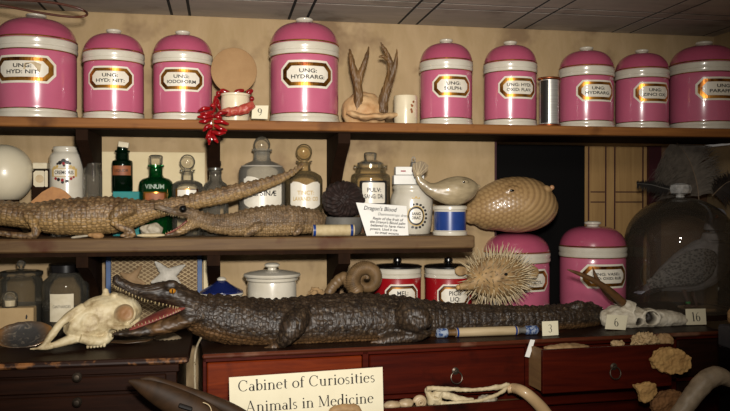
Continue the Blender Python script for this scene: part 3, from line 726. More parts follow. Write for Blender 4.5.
MB().tube([(-.004, 0, .014), (-.005, 0, .026), (0, 0, .032), (.005, 0, .026), (.004, 0, .014)], .0014, 6).build('wire_loop', M['steel'], t)
# ---- handwritten card leaning in front
pl = [(356, 202.5), (406.5, 206), (408.5, 234.5), (367.5, 236)]
a, b_, c_, d_ = P(356, 202.5, .075), P(406.5, 206, .075), P(408.5, 235.2, .045), P(367, 236.6, .045)
mb = MB(); n_ = ((b_-d_).cross(a-d_)).normalized()*.0012
A = [mb.v(x) for x in (a, b_, c_, d_)]; B = [mb.v(x-n_) for x in (a, b_, c_, d_)]
mb.face(A); mb.face(B[::-1])
for i in range(4): mb.face([A[i], A[(i+1) % 4], B[(i+1) % 4], B[i]])
lo = (d_+c_)/2
t = thing('handwritten_card', 'white card with handwriting leaning against the PULV SANGUIN jar', 'card', tuple(lo))
mb.build('card', M['cardw'], t, 0, world=True)
ex = (b_-a).normalized(); ey = (a-d_); ey = (ey-ex*ey.dot(ex)).normalized(); nf = ex.cross(ey)
if nf.y > 0: nf = -nf
s = scl(380, .06); o = (a+b_+c_+d_)/4+nf*.0018-lo
F = Flat(); F.text("Dragon's Blood", 6.0*s, -5*s, 11*s, shear=.25, fat=.0002, maxw=34*s); F.text('Daemonorops draco', 4*s, 9*s, 5.6*s, shear=.25, maxw=32*s)
for i, l in enumerate(['Resin of the fruit of', "the Dragon's Blood palm", 'believed to have many', 'powers. Used in medicine', 'to treat wounds']): F.text(l, 3.9*s, 3*s, .8*s-i*3.6*s, shear=.25, fat=.0002, maxw=36*s)
F.plane('handwriting', M['ink'], o, ex, ey, t)
# ---- rolled label at the front
a, b_ = P(312.5, 230.5, .035), P(354, 229.5, .035); r = 5.8*scl(333, .035); a.z = b_.z = MIDZ+r
t = thing('paper_roll', 'cream paper roll with blue ends lying on the front of the lower shelf', 'roll', ((a.x+b_.x)/2, .035, MIDZ))
L_ = (b_.x-a.x)/2; RX = Matrix.Rotation(PI/2, 3, 'Y')
MB().lathe([(r, -L_), (r, L_)], 24, (0, 0, r), RX).build('tube', plain('cream_roll', '#bcaa84', .7, var='#a08c64', vscale=50), t)
for x in (-L_+.005, L_-.008): MB().lathe([(r*1.015, -.004), (r*1.015, .004)], 24, (x, 0, r), RX, False, False).build('blue_band', M['blue'], t)
# ---- black metal dish and seed pod on it
u, Y = 343.5, .125; x = P(u, 199, Y).x; s = scl(u, Y)
q = profz(u, Y, MIDZ, [(15, 232), (18, 231), (19, 226), (20.5, 219), (21, 217), (19.5, 217), (18, 222), (0, 226)]); q[0] = (q[0][0], 0)
t = thing('iron_dish', 'black iron dish holding the brown seed pod', 'dish', (x, Y, MIDZ)); MB().lathe(q, 36, cap1=False).build('bowl', M['iron'], t)
MB().tube([(-17*s, 0, .02), (-22*s, 0, .026), (-22*s, 0, .034), (-18*s, 0, .036)], .003, 8).build('handle', M['iron'], t)
c = P(343, 199.5, Y); mb = MB().ball((0, 0, 0), (20.5*s, .055, 18*s), u=48, v=32)
me = remesh(mb, .0022, 2); A, N = verts_np(me)
an = np.arctan2(A[:, 2], A[:, 0]); k = np.abs(np.sin(9*an+3*A[:, 1]/.03+1.5*fnoise(A, 30)))
A += N*(.006*(k-.5)+fnoise(A, 60, .005))[:, None]; set_np(me, A)
link('seed_pod', me, plain('dark_fibrous_husk', '#2a1710', .7, var='#130a07', vscale=60, bmp=.6, bscale=200), None, 60, loc=(c.x, c.y, c.z))
tag(bpy.data.objects['seed_pod'], 'dark brown fibrous round seed pod sitting in the iron dish', 'seed pod')
# ---- blue and white pot
u, Y = 450, .055; x = P(u, 199, Y).x
t = thing('blue_pot', 'small cobalt blue and white pot under the stuffed whale-shaped fish', 'pot', (x, Y, MIDZ))
q = profz(u, Y, MIDZ, [(17, 235), (17.3, 234), (17.2, 231.5), (15.8, 230.5), (15.8, 211), (16, 210), (17, 209.3), (17, 206.6), (15.8, 205.6), (0, 205.6)]); q[0] = (q[0][0], 0)
MB().lathe(q, 40).build('body', M['white'], t); BLUETOP = MIDZ+q[-1][1]
s = scl(u, Y); MB().lathe([(15.95*s, P(u, 230, Y).z-MIDZ), (15.95*s, P(u, 211.5, Y).z-MIDZ)], 40, cap0=False, cap1=False).build('blue_band', M['blue'], t)
# ---- orange-brown fin / shell wedge
poly = [(29, 203.5), (42, 192), (52, 186.5), (60, 188.5), (66, 192), (71, 197), (70, 205), (50, 215), (34, 215)]
Y = .137; mb = MB(); s = scl(50, Y)
A = [P(u, v, Y) for u, v in poly]; o = Vector((A[0].x, Y, A[0].z))
mb.prism([(p.x-o.x, p.z-o.z) for p in A], o, (1, 0, 0), (0, 0, 1), (0, .008, 0))
tag(mb.build('dried_fin', M['leather_tan'], None, 0, world=True, loc=(A[4].x, Y, min(p.z for p in A))), 'orange-brown dried fin rising behind the larger tan crocodile', 'fin')
# ================================================================== top shelf odds and ends
# red chilies on a string
t = thing('chili_garland', 'garland of shiny red dried chilies hanging over the shelf edge', 'garland', tuple(P(212, 117, -.015)))
o = Vector(t.location)
MB().tube([P(218, 94, .03)-o, P(215, 104, .0)-o, P(213, 114, -.014)-o, P(211, 126, -.014)-o, P(212, 140, -.012)-o], .0022, 6).build('string', M['chili'], t)
rnd = random.Random(4)
ch = [(216, 96, 214, 106), (217, 99, 220, 110), (213, 103, 215, 112), (210, 108, 198, 111), (213, 112, 200, 114), (212, 116, 197, 117), (211, 119, 199, 122), (213, 117, 228, 112), (214, 121, 229, 124), (214, 125, 227, 131), (213, 127, 205, 126), (211, 125, 203, 131), (212, 132, 226, 133), (210, 132, 209, 145), (212, 134, 218, 143), (211, 130, 206, 139), (216, 108, 210, 105), (214, 115, 222, 118)]
for i, (a0, b0, a1, b1) in enumerate(ch):
    Y = -.016-.012*rnd.random() if b0 > 110 else .03-.02*rnd.random()
    p0, p1 = P(a0, b0, Y)-o, P(a1, b1, Y-.006)-o; d = p1-p0; pm = p0+d*.5+Vector((0, -.006, .004*rnd.uniform(-1, 1)))
    MB().tube([p0, p0+d*.2, pm, p0+d*.8, p1], [.004, .0062, .0062, .005, .0018], 8, 3).build('chili_pepper', M['chili'], t, 180)
# white pot with shell dish and red pods
u, Y = 235.5, .07; x = P(u, 199, Y).x; s = scl(u, Y)
t = thing('white_pot', 'small white glazed pot with red pods round it, left of card nine', 'pot', (x, Y, TOPZ))
q = profz(u, Y, TOPZ, [(13, 116), (14, 115.5), (14.2, 100), (13.7, 97), (14.6, 96), (14.6, 94.5), (13.2, 93.8), (12.6, 96), (12.6, 108), (0, 109)]); q[0] = (q[0][0], 0)
MB().lathe(q, 36, cap1=False).build('body', M['cream_glaze'], t)
for (a0, b0, a1, b1, yy) in ((220, 90, 231, 94, .06), (234, 93, 244, 90, .06), (246, 94, 253, 90, .08), (250, 98, 254, 100, .07), (219, 91, 218, 97, .07)):
    p0, p1 = P(a0, b0, yy), P(a1, b1, yy)
    tag(MB().tube([p0, p0*.75+p1*.25, p0*.3+p1*.7, p1], [.003, .008, .007, .003], 8, 3).build('red_pod', M['chili'], None, 180, world=True, loc=tuple((p0+p1)/2)), {220: 'red dried pod on the left rim of the small white pot', 234: 'red dried pod on the front rim of the white pot under the tan disc', 246: 'red dried pod poking out right of the tan disc', 250: 'tiny red pod at the right side of the small white pot', 219: 'red dried pod hooked over the far left of the white pot'}[a0], 'pod', 'red pods round the small white pot')
mb = MB()
qv = [P(219, 112.5, .018), P(227, 112, .012), (P(236, 111, .010)), P(246, 108.5, .012), P(253, 104, .02)]
mb.tube(qv, [.006, .013, .013, .015, .011], 10, 5)
me = remesh(mb, .0015, 2); A, N = verts_np(me); A += N*fnoise(A, 90, .003)[:, None]; set_np(me, A); o = (P(236, 115, .012).x, .012, TOPZ)
tag(link('red_husk', me, plain('dull_red_husk', '#9a1a20', .45, var='#b06a50', vscale=70, bmp=.6), None, 60, True, o), 'dull red wrinkled husk lying along the foot of the small white pot', 'husk')
c = P(234, 72, .10); s = scl(234, .10); ti = Matrix.Rotation(-PI/2+.12, 3, 'X')
cz = P(234, 93, .10)
mb = MB().lathe([(0, 0), (10*s, -.002), (19*s, -.006), (22.5*s, -.012), (22.8*s, -.010), (19*s, -.003), (10*s, .001), (0, .003)], 44, (0, 0, 22.5*s), ti)
tag(mb.build('tan_disc', plain('tan_disc', '#a08058', .85, var='#846440', vscale=9, bmp=.2), None, 60, loc=(c.x, .11, cz.z)), 'round tan shallow disc standing upright in the small white pot', 'disc')
# number cards
def number_card(num, pts, Y, label, sup, tilt=.012):
    (a, b_, c_, d_) = [P(u, v, Y+(tilt if i < 2 else 0)) for i, (u, v) in enumerate(pts)]   # tl tr br bl
    lo = (c_+d_)/2; t = thing('number_card', label, 'card', tuple(lo), 0, 'small cream number cards')
    mb = MB(); nf = (b_-a).cross(a-d_).normalized()
    if nf.y > 0: nf = -nf
    A = [mb.v(x) for x in (a, b_, c_, d_)]; B = [mb.v(x-nf*.0012) for x in (a, b_, c_, d_)]
    mb.face(A); mb.face(B[::-1])
    for i in range(4): mb.face([A[i], A[(i+1) % 4], B[(i+1) % 4], B[i]])
    mb.build('card', M['card'], t, 0, world=True)
    ex = (b_-a).normalized(); ey = (a-d_); H = ey.length; ey = (ey-ex*ey.dot(ex)).normalized()
    sz = H*.56; F, w = serif(num, sz, 0, 0)
    F.vs = [(x-w/2, y-sz/2) for x, y in F.vs]
    F.plane('number', M['ink'], (a+b_+c_+d_)/4+nf*.0009-lo, ex, ey, t); return t
number_card('9', [(252.5, 105.5), (268.5, 105.5), (267.5, 119), (251.5, 118.5)], .012, 'cream card printed with number 9 on the top shelf', TOPZ)
# antlers on skull cap
t = thing('antler_trophy', 'pair of brown roe deer antlers on a piece of skull on the top shelf', 'antlers', (P(371, 199, .11).x, .11, TOPZ)); o = Vector(t.location); Y = .11
mb = MB(); c = P(369, 112, Y)-o; s = scl(370, Y)
mb.ball(c+Vector((-.01, .03, -.0)), (23*s, .055, 21*s)).loft([P(346, 112, Y-.02)-o, P(360, 117, Y-.03)-o, P(378, 117, Y-.03)-o, P(398, 115, Y-.02)-o], [.01, .03, .03, .01], [.006, .010, .010, .006])
me = remesh(mb, .003, 4); A, N = verts_np(me); A += N*fnoise(A, 45, .005)[:, None]; A[:, 2] = np.maximum(A[:, 2], .0); set_np(me, A)
link('skull_cap', me, M['skullcap'], t, 60)
def antler(paths, nm='antler'):
    mb = MB()
    for pts, rr in paths: mb.tube([P(u, v, y)-o for u, v, y in pts], [r*s for r in rr], 12, 5)
    me = remesh(mb, .0016, 3); A, N = verts_np(me); A += N*(np.abs(fnoise(A*np.array([1, 1, .25]), 160))*.004-.001)[:, None]; set_np(me, A)
    link(nm, me, M['antler'], t, 70)
antler([([(358, 112, .11), (358.5, 96, .10), (357, 82, .09), (353, 68, .09), (351, 58, .09), (349.5, 49, .10)], [6, 4.6, 4.4, 3.3, 2.8, .8]),
        ([(358, 84, .09), (361, 73, .085), (365, 62, .08), (367.5, 54, .08), (368.5, 46.5, .085)], [4, 3.4, 2.6, 1.8, .6]), ([(355, 111, .11), (362, 111, .11)], [4, 4])])
antler([([(382, 112, .11), (384, 98, .10), (388, 84, .095), (391, 68, .09), (388, 56, .09), (383, 47, .09), (380.5, 42, .09)], [6, 4.8, 4.2, 3.4, 2.6, 1.6, .5]),
        ([(388, 86, .095), (393, 72, .08), (396, 60, .075), (397, 48, .08)], [4, 2.8, 1.9, .5]), ([(389, 60, .09), (383, 56.5, .08), (378.5, 57.5, .075)], [2.4, 1.7, .5])])
# stained mug
u, Y = 405.5, .10; x = P(u, 199, Y).x
t = thing('stained_mug', 'small cream cylindrical mug with brown stains beside the antlers', 'mug', (x, Y, TOPZ))
q = profz(u, Y, TOPZ, [(11.2, 119), (11.8, 118.5), (11.8, 97.5), (11.4, 96.2), (10.6, 96.5), (10.6, 112), (0, 113)]); q[0] = (q[0][0], 0)
MB().lathe(q, 36, cap1=False).build('body', M['cream_glaze'], t)
s = scl(u, Y); F = Flat(); rnd = random.Random(2)
for k in range(9):
    cx, cy, r = 4*s+rnd.uniform(-2, 3)*s, rnd.uniform(-5, 6)*s, rnd.uniform(.4, 1.5)*s
    F.poly([(cx+r*rnd.uniform(.7, 1.2)*math.cos(j*PI/4), cy+r*rnd.uniform(.7, 1.3)*math.sin(j*PI/4)) for j in range(8)])
F.bend('stain', M['stain'] if False else M['orange_label'], 11.8*s+.0006, P(u, 108, Y).z-TOPZ, t)
# wire spool
u, Y = 549, .045; x = P(u, 199, Y).x; s = scl(u, Y); h = P(u, 78, Y).z-TOPZ
t = thing('wire_spool', 'spool of silver wire with coppery end flanges on the top shelf', 'spool', (x, Y, TOPZ))
MB().lathe([(9.5*s, .008), (9.5*s, h-.008)], 32).build('wire_winding', M['steel'], t)
for z in (0, h-.007): MB().lathe([(11*s, z), (11.6*s, z+.002), (11.6*s, z+.005), (11*s, z+.007)], 32).build('flange', M['copper'], t)
MB().lathe([(9.58*s, .008), (9.58*s, h-.008)], 32, cap0=False, cap1=False)  .bm.free()
# black patch bent round the left part of the winding
patch(9*s, h-.02, 0, 'rect').bend('black_patch', M['ink'], 9.6*s, h/2, t, -.95)
# wire hoop under the ceiling at upper left
qs = [(-30, -6), (0, -1), (30, .5), (55, 3), (76, 7.5), (86, 12), (86, 15.5), (76, 17), (58, 15.5), (36, 12), (10, 7), (-20, 1)]
zz = CZ-.012; pts = []
for i, (u, v) in enumerate(qs): pts.append(P(u, v, -.01 if i < 6 else -.07))
tag(MB().tube(pts+[pts[0]], .0032, 8, 5).build('wire_hoop', plain('brown_wire', '#3c1c10', .4, var='#5a2c18'), None, 60, True, tuple(P(40, 4, -.04))), 'thin brown wire hoop above the lid of the leftmost pink jar', 'hoop')
# ================================================================== animals and bones
M['croc'] = skin('dark_crocodile_hide', '#251b13', '#3e2f20', '#66492a', 95, .6, .5, spots='#5e4e3a')
M['croc_mouth'] = plain('pink_red_mouth', '#5a1c26', .4, var='#8a4a38', vscale=35, bmp=.3)
M['tooth'] = plain('tooth', '#a8946a', .4)
M['lizard'] = skin('tan_crocodile_hide', '#5e442a', '#937550', '#a08050', 80, .55, .5, spots='#a38a64')
M['lizard2'] = skin('grey_brown_crocodile_hide', '#5a4630', '#8a7050', '#a08258', 150, .6, .45, spots='#85694a')
M['eye_black'] = plain('black_glass_eye', '#060606', .05, coat=1)
M['eye_amber'] = plain('amber_glass_eye', '#b07a22', .08, coat=1, var='#6a3008', vscale=60)
def croc_finish(mb, voxel, spine, base, amp, period, rings=None, tailfrom=9, smooth=3, rows=(-.95, -.55, -.18, .18, .55, .95), rmax=.2, belly=1.95, floor=None, nz=.0016):
    me = remesh(mb, voxel, smooth); A, N = verts_np(me)
    s, th, dist = along(A, spine); ok = (dist < rmax)
    d = np.zeros(len(A)); saw = 1-((s/period) % 1); tail = s > tailfrom
    for i, t in enumerate(rows):
        w = .13; ph = ((s/period) % 1)
        k = np.exp(-((th-t)/w)**2)*np.sin(np.pi*np.clip(ph*1.25, 0, 1))**.8
        d += amp*k*ok*np.where(np.abs(t) < .4, 1.0, .7)
    d -= ok*.0022*np.exp(-((((s/(period*.8)) % 1)-.5)/.09)**2)*np.where(tail | (np.abs(th) > belly-.25), 1, .25)
    grid = np.abs(np.sin(th*9)); d -= ok*(np.abs(th) > belly-.2)*.0015*(grid < .2)
    d += fnoise(A, 110, nz)+fnoise(A, 45, nz)
    A2 = A+N*d[:, None]
    if floor is not None: A2[:, 2] = np.maximum(A2[:, 2], floor)
    set_np(me, A2)
    b = np.clip((np.abs(th)-(belly-.15))/.3, 0, 1)*ok
    fattr(me, 'belly', b*.85); setuv(me, np.stack([s, th*.06], 1)); return me
def stations(lst):
    """(u, vtop, vbottom, Y, halfwidth) -> centres, a, b ; resampled"""
    q = cat(lst, 4); cs = []; a = []; b = []
    for u, vt, vb, Y, hw in q:
        p0, p1 = P(u, vt, Y), P(u, vb, Y); cs.append((p0+p1)/2); b.append(max((p0.z-p1.z)/2, .0008)); a.append(max(hw, .0008))
    return cs, a, b
def legs(mb, paths):
    for pts in paths:
        mb.tube([P(u, v, Y) for u, v, Y, r in pts], [r*scl(u, Y) for u, v, Y, r in pts], 12, 4)
# ------------------------------------------------------------------ large black crocodile
def yc(u): return -.105+.075*(u-200)/400
B = [(186, 297, 326, yc(190)-.01, .046), (200, 296, 335, yc(200), .056), (215, 294.5, 341, yc(215), .066), (240, 297, 346, yc(240), .080), (270, 300, 348, yc(270), .088), (300, 297, 348, yc(300), .092), (350, 294, 346, yc(350), .094), (395, 296, 344, yc(395), .086), (430, 301, 340, yc(430), .066), (465, 304, 336, yc(465), .052), (505, 306, 333, yc(505), .045), (545, 306, 331, yc(545)+.0, .042), (575, 304, 330, yc(575)+.02, .040), (590, 305, 328, yc(590)+.05, .036), (596, 306, 325, yc(590)+.09, .03), (597, 308, 322, yc(590)+.115, .022)]
cs, a, b = stations(B); spine = [tuple(c) for c in cs]
mb = MB().loft(cs, a, b, 28)
U = [(112.5, 278.5, 284, -.15, .013), (117, 277.2, 287, -.15, .018), (124, 279.5, 290.5, -.148, .018), (133, 283, 294.5, -.146, .021), (145, 284, 299, -.142, .026), (155, 282.7, 301.5, -.138, .031), (165, 281.2, 303.5, -.134, .037), (176, 283.5, 307, -.128, .044), (188, 290, 316, -.122, .05), (202, 297, 326, -.11, .05)]
c2, a2, b2 = stations(U); mb.loft(c2, a2, b2, 20)
Lw = [(112, 332.5, 335.6, -.165, .012), (120, 330, 336, -.165, .02), (133, 327, 336.5, -.162, .026), (147, 323, 336, -.156, .034), (165, 317, 334, -.148, .042), (180, 313, 328.5, -.138, .047), (192, 306, 325, -.128, .048), (204, 302, 326, -.115, .046)]
c3, a3, b3 = stations(Lw); mb.loft(c3, a3, b3, 20)
# brow ridge, cheek, nostrils
mb.ball(P(578, 306.5, yc(575)), (.03, .02, .016)).ball(P(590, 307, yc(590)+.04), (.02, .02, .014)).ball(P(571, 307, yc(575)+.01), (.014, .02, .012))
mb.ball(P(171, 285.5, -.165), (.020, .012, .012)).ball(P(171, 284.5, -.10), (.020, .012, .012)).ball(P(190, 310, -.15), (.03, .02, .026)).ball(P(116.5, 278, -.152), (.010, .012, .007))
Yf = -.19
legs(mb, [[(304, 314, -.13, 10), (297, 320, -.18, 12), (291, 330, Yf-.012, 12), (285, 339, Yf-.012, 8), (279, 345, Yf, 4.5)], [(281, 344.5, Yf, 4), (273, 346.5, Yf, 3.4), (264, 348.5, Yf, 1.6)], [(281, 346, Yf, 3), (274, 349, Yf-.005, 2.4), (267, 350.5, Yf-.005, 1.2)], [(281, 344, Yf, 3), (276, 343, Yf+.01, 2.2), (268, 344.5, Yf+.01, 1.2)],
          [(400, 314, -.07, 10), (409, 316, -.14, 17), (417, 321, -.17, 16), (421, 330, -.175, 11), (414, 336, -.17, 6.5), (404, 338.5, -.17, 5.2)], [(408, 337.5, -.17, 5.5), (392, 338.5, -.172, 5.0), (380, 341, -.174, 3), (369, 343, -.174, 1.2)], [(400, 339, -.172, 4.5), (386, 343, -.178, 3), (376, 345, -.178, 1.2)], [(400, 336, -.165, 4), (388, 335, -.16, 2.6), (378, 338, -.16, 1.2)],
          [(300, 330, .03, 10), (296, 342, .06, 6)], [(415, 325, .05, 14), (418, 336, .07, 7)]])
root = thing('crocodile', 'large dark stuffed crocodile with open red mouth across the cabinet tops', 'crocodile', (cs[20].x, cs[20].y, CABZ))
me = croc_finish(mb, .0034, spine, CABZ, .0045, .024, tailfrom=.66, rmax=.12, floor=CABZ+.0005, smooth=3, nz=.0022)
link('body', me, M['croc'], root, 180, True)
def teeth(name, pts, par, r=.0022, ln=.008, up=1, n=14, lean=(0, -.0006, 0)):
    q = cat(pts, 6); mb = MB()
    for i in range(n):
        t = i/(n-1)*(len(q)-1); k = int(min(t, len(q)-2)); f = t-k; u, v, Y = q[k]*(1-f)+q[k+1]*f
        p = P(u, v, Y); l = ln*(.6+.8*abs(math.sin(i*2.4)))
        mb.cone(p, p+Vector((-.001, -.001, up*l)), r, .0003, 6)
    return mb.build(name, M['tooth'], par, 60, True)
teeth('upper_teeth', [(114.5, 285.5, -.163), (124, 290, -.165), (137, 296, -.166), (150, 300.5, -.166), (166, 304, -.166), (178, 307, -.166)], root, .0017, .0065, -1, 22)
teeth('lower_teeth', [(113.5, 332.5, -.176), (125, 329, -.183), (140, 325, -.185), (155, 320.5, -.184), (170, 315, -.182), (180, 310.5, -.178)], root, .0015, .0045, 1, 22)
# red mouth floor: strip between the near and far edge of the lower jaw
mb = MB(); ne = cat([(129, 330.5, -.179), (138, 327, -.182), (149, 322.8, -.183), (165, 316.5, -.182), (178, 311, -.178), (186, 307, -.165)], 5); fe = cat([(130, 329.5, -.15), (139, 321.5, -.135), (150, 315, -.12), (163, 309, -.105), (175, 304.5, -.10), (186, 301, -.10)], 5)
rows = []
for n_, f_ in zip(ne, fe):
    p, q_ = P(*n_), P(*f_); r_ = []
    for k in range(7):
        t = k/6; x = p.lerp(q_, t); x.z += .006*math.sin(t*PI)-.0; r_.append(mb.v(x))
    rows.append(r_)
for A_, B_ in zip(rows, rows[1:]):
    for k in range(6): mb.face([A_[k], A_[k+1], B_[k+1], B_[k]])
mo = mb.build('mouth_lining', M['croc_mouth'], root, 180, True)
md = mo.modifiers.new('s', 'SOLIDIFY'); md.thickness = .004
e = P(172.5, 291, -.176); ey_ = MB().ball(e, (.009, .006, .007)).build('eye', M['eye_amber'], root, 180, True)
MB().ball(e+Vector((0, -.0052, 0)), (.0018, .0018, .006)).build('pupil', M['eye_black'], ey_, 180, True)
# ------------------------------------------------------------------ larger tan crocodile on the shelf
Y1 = .088
B = [(-75, 212, 222, Y1, .02), (-60, 205, 224, Y1, .03), (-40, 203, 226, Y1, .036), (-15, 200.5, 226, Y1, .04), (5, 201, 226, Y1, .042), (28, 203.5, 229, Y1, .046), (55, 200, 234.5, Y1, .05), (85, 197.5, 235.5, Y1, .052), (112, 197, 233.5, Y1, .048), (135, 199, 227.5, Y1, .04), (152, 200, 220, Y1, .032), (170, 198.5, 215, Y1, .027), (200, 192.3, 208.8, Y1-.012, .024), (231, 185.3, 202, Y1-.02, .021), (262, 178.8, 191.2, Y1-.014, .016), (283, 173.2, 181.8, Y1-.004, .011), (297, 167, 172.3, Y1, .006), (304, 162, 164.5, Y1+.004, .002)]
cs, a, b = stations(B); spine = [tuple(c) for c in cs]
mb = MB().loft(cs, a, b, 24)
Yl = .035
legs(mb, [[(133, 208, .06, 8), (124, 210, .045, 8.5), (116, 216, Yl, 6.5), (113, 221, Yl, 4.5), (120, 226, Yl, 4.6), (129, 230, Yl, 4.2), (134, 233.5, Yl, 3.2)], [(135, 233, Yl, 3.2), (128, 235, Yl-.005, 2.4), (120, 235.6, Yl-.01, 1.2)], [(135, 234.5, Yl, 2.6), (129, 237, Yl-.015, 1.8), (124, 237.6, Yl-.02, 1.0)],
          [(24, 211, .06, 5), (30, 218, .045, 5.2), (35, 227, Yl, 4.6), (36, 234, .03, 4), (28, 236, .03, 3.6), (15, 235, .03, 3.2), (2, 233.5, .03, 3), (-10, 233, .03, 2.4), (-22, 235, .03, 1.2)]])
r1 = thing('crocodile', 'larger tan dried crocodile on the lower shelf, its tail rising against the bottles', 'crocodile', (cs[24].x, Y1, MIDZ))
me = croc_finish(mb, .0024, spine, MIDZ, .0035, .019, tailfrom=.62, rmax=.07, floor=MIDZ+.0004, smooth=3, rows=(-.8, -.4, -.12, .12, .4, .8), nz=.0010, belly=1.6)
link('body', me, M['lizard'], r1, 180, True)
# ------------------------------------------------------------------ smaller crocodile with open mouth
Y2 = .042
B = [(188, 209.5, 224, Y2, .018), (200, 212, 228, Y2, .022), (215, 214.5, 233, Y2, .027), (232, 213.5, 236, Y2, .032), (250, 208.5, 236.5, Y2, .036), (270, 205.5, 236.5, Y2+.003, .038), (290, 206, 235.5, Y2+.008, .037), (305, 208, 234, Y2+.02, .034), (315, 210.5, 233, Y2+.03, .028), (320, 213, 232, Y2+.04, .02), (322, 217, 231, Y2+.048, .012)]
cs, a, b = stations(B); spine = [tuple(c) for c in cs]
mb = MB().loft(cs, a, b, 22)
mb2 = mb
U = [(154.5, 205, 208.5, .032, .006), (159, 204.3, 210, .032, .008), (166, 206.3, 212.6, .033, .009), (173, 207.3, 215, .034, .011), (180, 205, 216.2, .036, .015), (189, 207.5, 219, .038, .019), (200, 211.5, 224, .04, .02)]
c2, a2, b2 = stations(U); mb.loft(c2, a2, b2, 16)
Lw = [(161.5, 235.2, 237, .03, .006), (168, 233, 237, .03, .009), (178, 228.6, 235.8, .032, .013), (188, 221, 231.5, .035, .017), (197, 215, 227.5, .038, .019)]
c3, a3, b3 = stations(Lw); mb.loft(c3, a3, b3, 16); mb.ball(P(182, 206.5, .022), (.012, .008, .008))
legs(mb, [[(262, 224, .02, 5), (256, 228, .005, 5), (248, 233, .004, 4), (244, 236, .004, 2)], [(300, 226, .02, 5), (298, 231, .004, 3.6), (293, 235, .004, 2)]])
r2 = thing('crocodile', 'smaller grey-brown dried crocodile with gaping jaws at the front of the lower shelf', 'crocodile', (cs[20].x, Y2, MIDZ))
me = croc_finish(mb, .002, spine, MIDZ, .0035, .015, tailfrom=9, rmax=.055, floor=MIDZ+.0004, smooth=3, rows=(-.8, -.45, -.15, .15, .45, .8), nz=.0014, belly=1.9)
link('body', me, M['lizard2'], r2, 180, True)
teeth('upper_teeth', [(158, 210, .0235), (166, 212.8, .0235), (174, 215.3, .0225), (183, 216.8, .019)], r2, .0011, .004, -1, 12)
teeth('lower_teeth', [(164, 234.5, .0225), (171, 231.5, .0205), (179, 228, .0185), (186, 222.5, .0175)], r2, .001, .0035, 1, 10)
mb = MB(); mb.tube([P(166, 234, .024), P(176, 229.3, .022), (P(187, 221, .021))], [.002, .003, .003], 8, 4); mb.build('mouth_lining', M['croc_mouth'], r2, 180, True)
MB().ball(P(183, 209, .019), (4*scl(183, .02),)*3).build('eye', M['eye_black'], r2, 180, True)
# pale bits under the jaws
def lump(name, label, catg, cu, cv, Y, hu, hv, hy, mat, base=None, seed=0, amp=.25, freq=40, vox=.0018, group=None, rot=0, flat=False):
    c = P(cu, cv, Y); s = scl(cu, Y); R = Matrix.Rotation(rot, 3, 'Y')
    mb = MB().ball((0, 0, 0), (hu*s, hy, hv*s), R, 32, 20); me = remesh(mb, vox, 1); A, N = verts_np(me)
    off = np.array([seed*3.1, seed*1.7, seed*.9])
    A += N*(fnoise(A+off, freq, amp*hv*s*1.2)+fnoise(A+off, freq*2.6, amp*hv*s*.7))[:, None]
    lo = A[:, 2].min(); set_np(me, A)
    loc = (c.x, Y, c.z)
    if base is not None:
        A[:, 2] = np.maximum(A[:, 2], base-c.z); set_np(me, A)
    o = link(name, me, mat, None, 60, False, loc); return tag(o, label, catg, group)
lump('bone_chip', 'grey lumpy bone chip behind the smaller crocodile open jaws', 'bone', 152, 229.5, .06, 11, 6.5, .02, M['bone_grey'], MIDZ, 1)
lump('bone_sliver', 'pale flat bone sliver lying under the tip of the smaller crocodile lower jaw', 'bone', 151, 235.3, .02, 14, 2.2, .012, M['bone'], MIDZ, 2, .15)
lump('dry_leaf', 'tan dry leaf scrap on the lower shelf below the crested jar', 'leaf', 96, 235.5, .02, 8, 3.2, .012, plain('leaf_tan', '#a98558', .7, var='#8a6238', vscale=40), MIDZ, 3, .3)
lump('bone_splinter', 'thin grey bone splinter left of the dry leaf scrap', 'bone', 80, 236.6, .022, 9, 1.4, .006, M['bone_grey'], MIDZ, 4, .2, rot=-.12)
# ------------------------------------------------------------------ stuffed whale-shaped fish on the blue pot
Yw = .055
B = [(478.5, 185, 188, Yw, .004), (474, 180, 194.5, Yw, .018), (467, 176.5, 201, Yw, .03), (457, 176, 205.3, Yw, .035), (446, 178.5, 204.6, Yw, .032), (436, 182, 199.5, Yw, .022), (428, 182, 193.5, Yw, .014), (421, 177.5, 186, Yw, .009), (417, 173, 178, Yw, .006)]
cs, a, b = stations(B); wf = thing('stuffed_fish', 'pale stuffed whale-shaped fish with raised tail lying on the cobalt blue pot', 'fish', (P(450, 199, Yw).x, Yw, BLUETOP))
mb = MB().loft(cs, a, b, 24).ball(P(465, 182, Yw-.024), (.012, .008, .007)).ball(P(478.5, 186.3, Yw), (.006,)*3)
me = remesh(mb, .0018, 3); A, N = verts_np(me); A[:, 2] = np.maximum(A[:, 2], BLUETOP+.0005); A += N*fnoise(A, 60, .0012)[:, None]; set_np(me, A)
link('body', me, plain('dried_fish_skin', '#a99878', .35, coat=.25, var='#6e6048', vscale=10, stretch=(1, 1, 3)), wf, 180, True)
mb = MB(); fan = [(414.5, 177), (412, 168), (413, 163.5), (417, 162), (421, 160.8), (425, 162.5), (428.5, 165.5), (427, 171), (421, 176)]
o = P(417, 176, Yw)
mb.prism([(P(u, v, Yw).x-o.x, P(u, v, Yw).z-o.z) for u, v in fan], o+Vector((0, -.0015, 0)), (1, 0, 0), (0, 0, 1), (0, .003, 0))
tf = mb.build('tail_fin', plain('fin_membrane', '#8f7c5c', .5, var='#5e4e38', vscale=14, stretch=(14, 1, 1)), wf, 0, True)
mb = MB()
for u, v in ((413, 165), (416.5, 163), (420.5, 162), (424.5, 163.5), (427.5, 167)): mb.cone(P(417.5, 176, Yw-.001), P(u, v, Yw-.002), .0016, .0006, 5)
mb.build('fin_rays', plain('fin_ray', '#b09c78', .5), tf, 60, True)
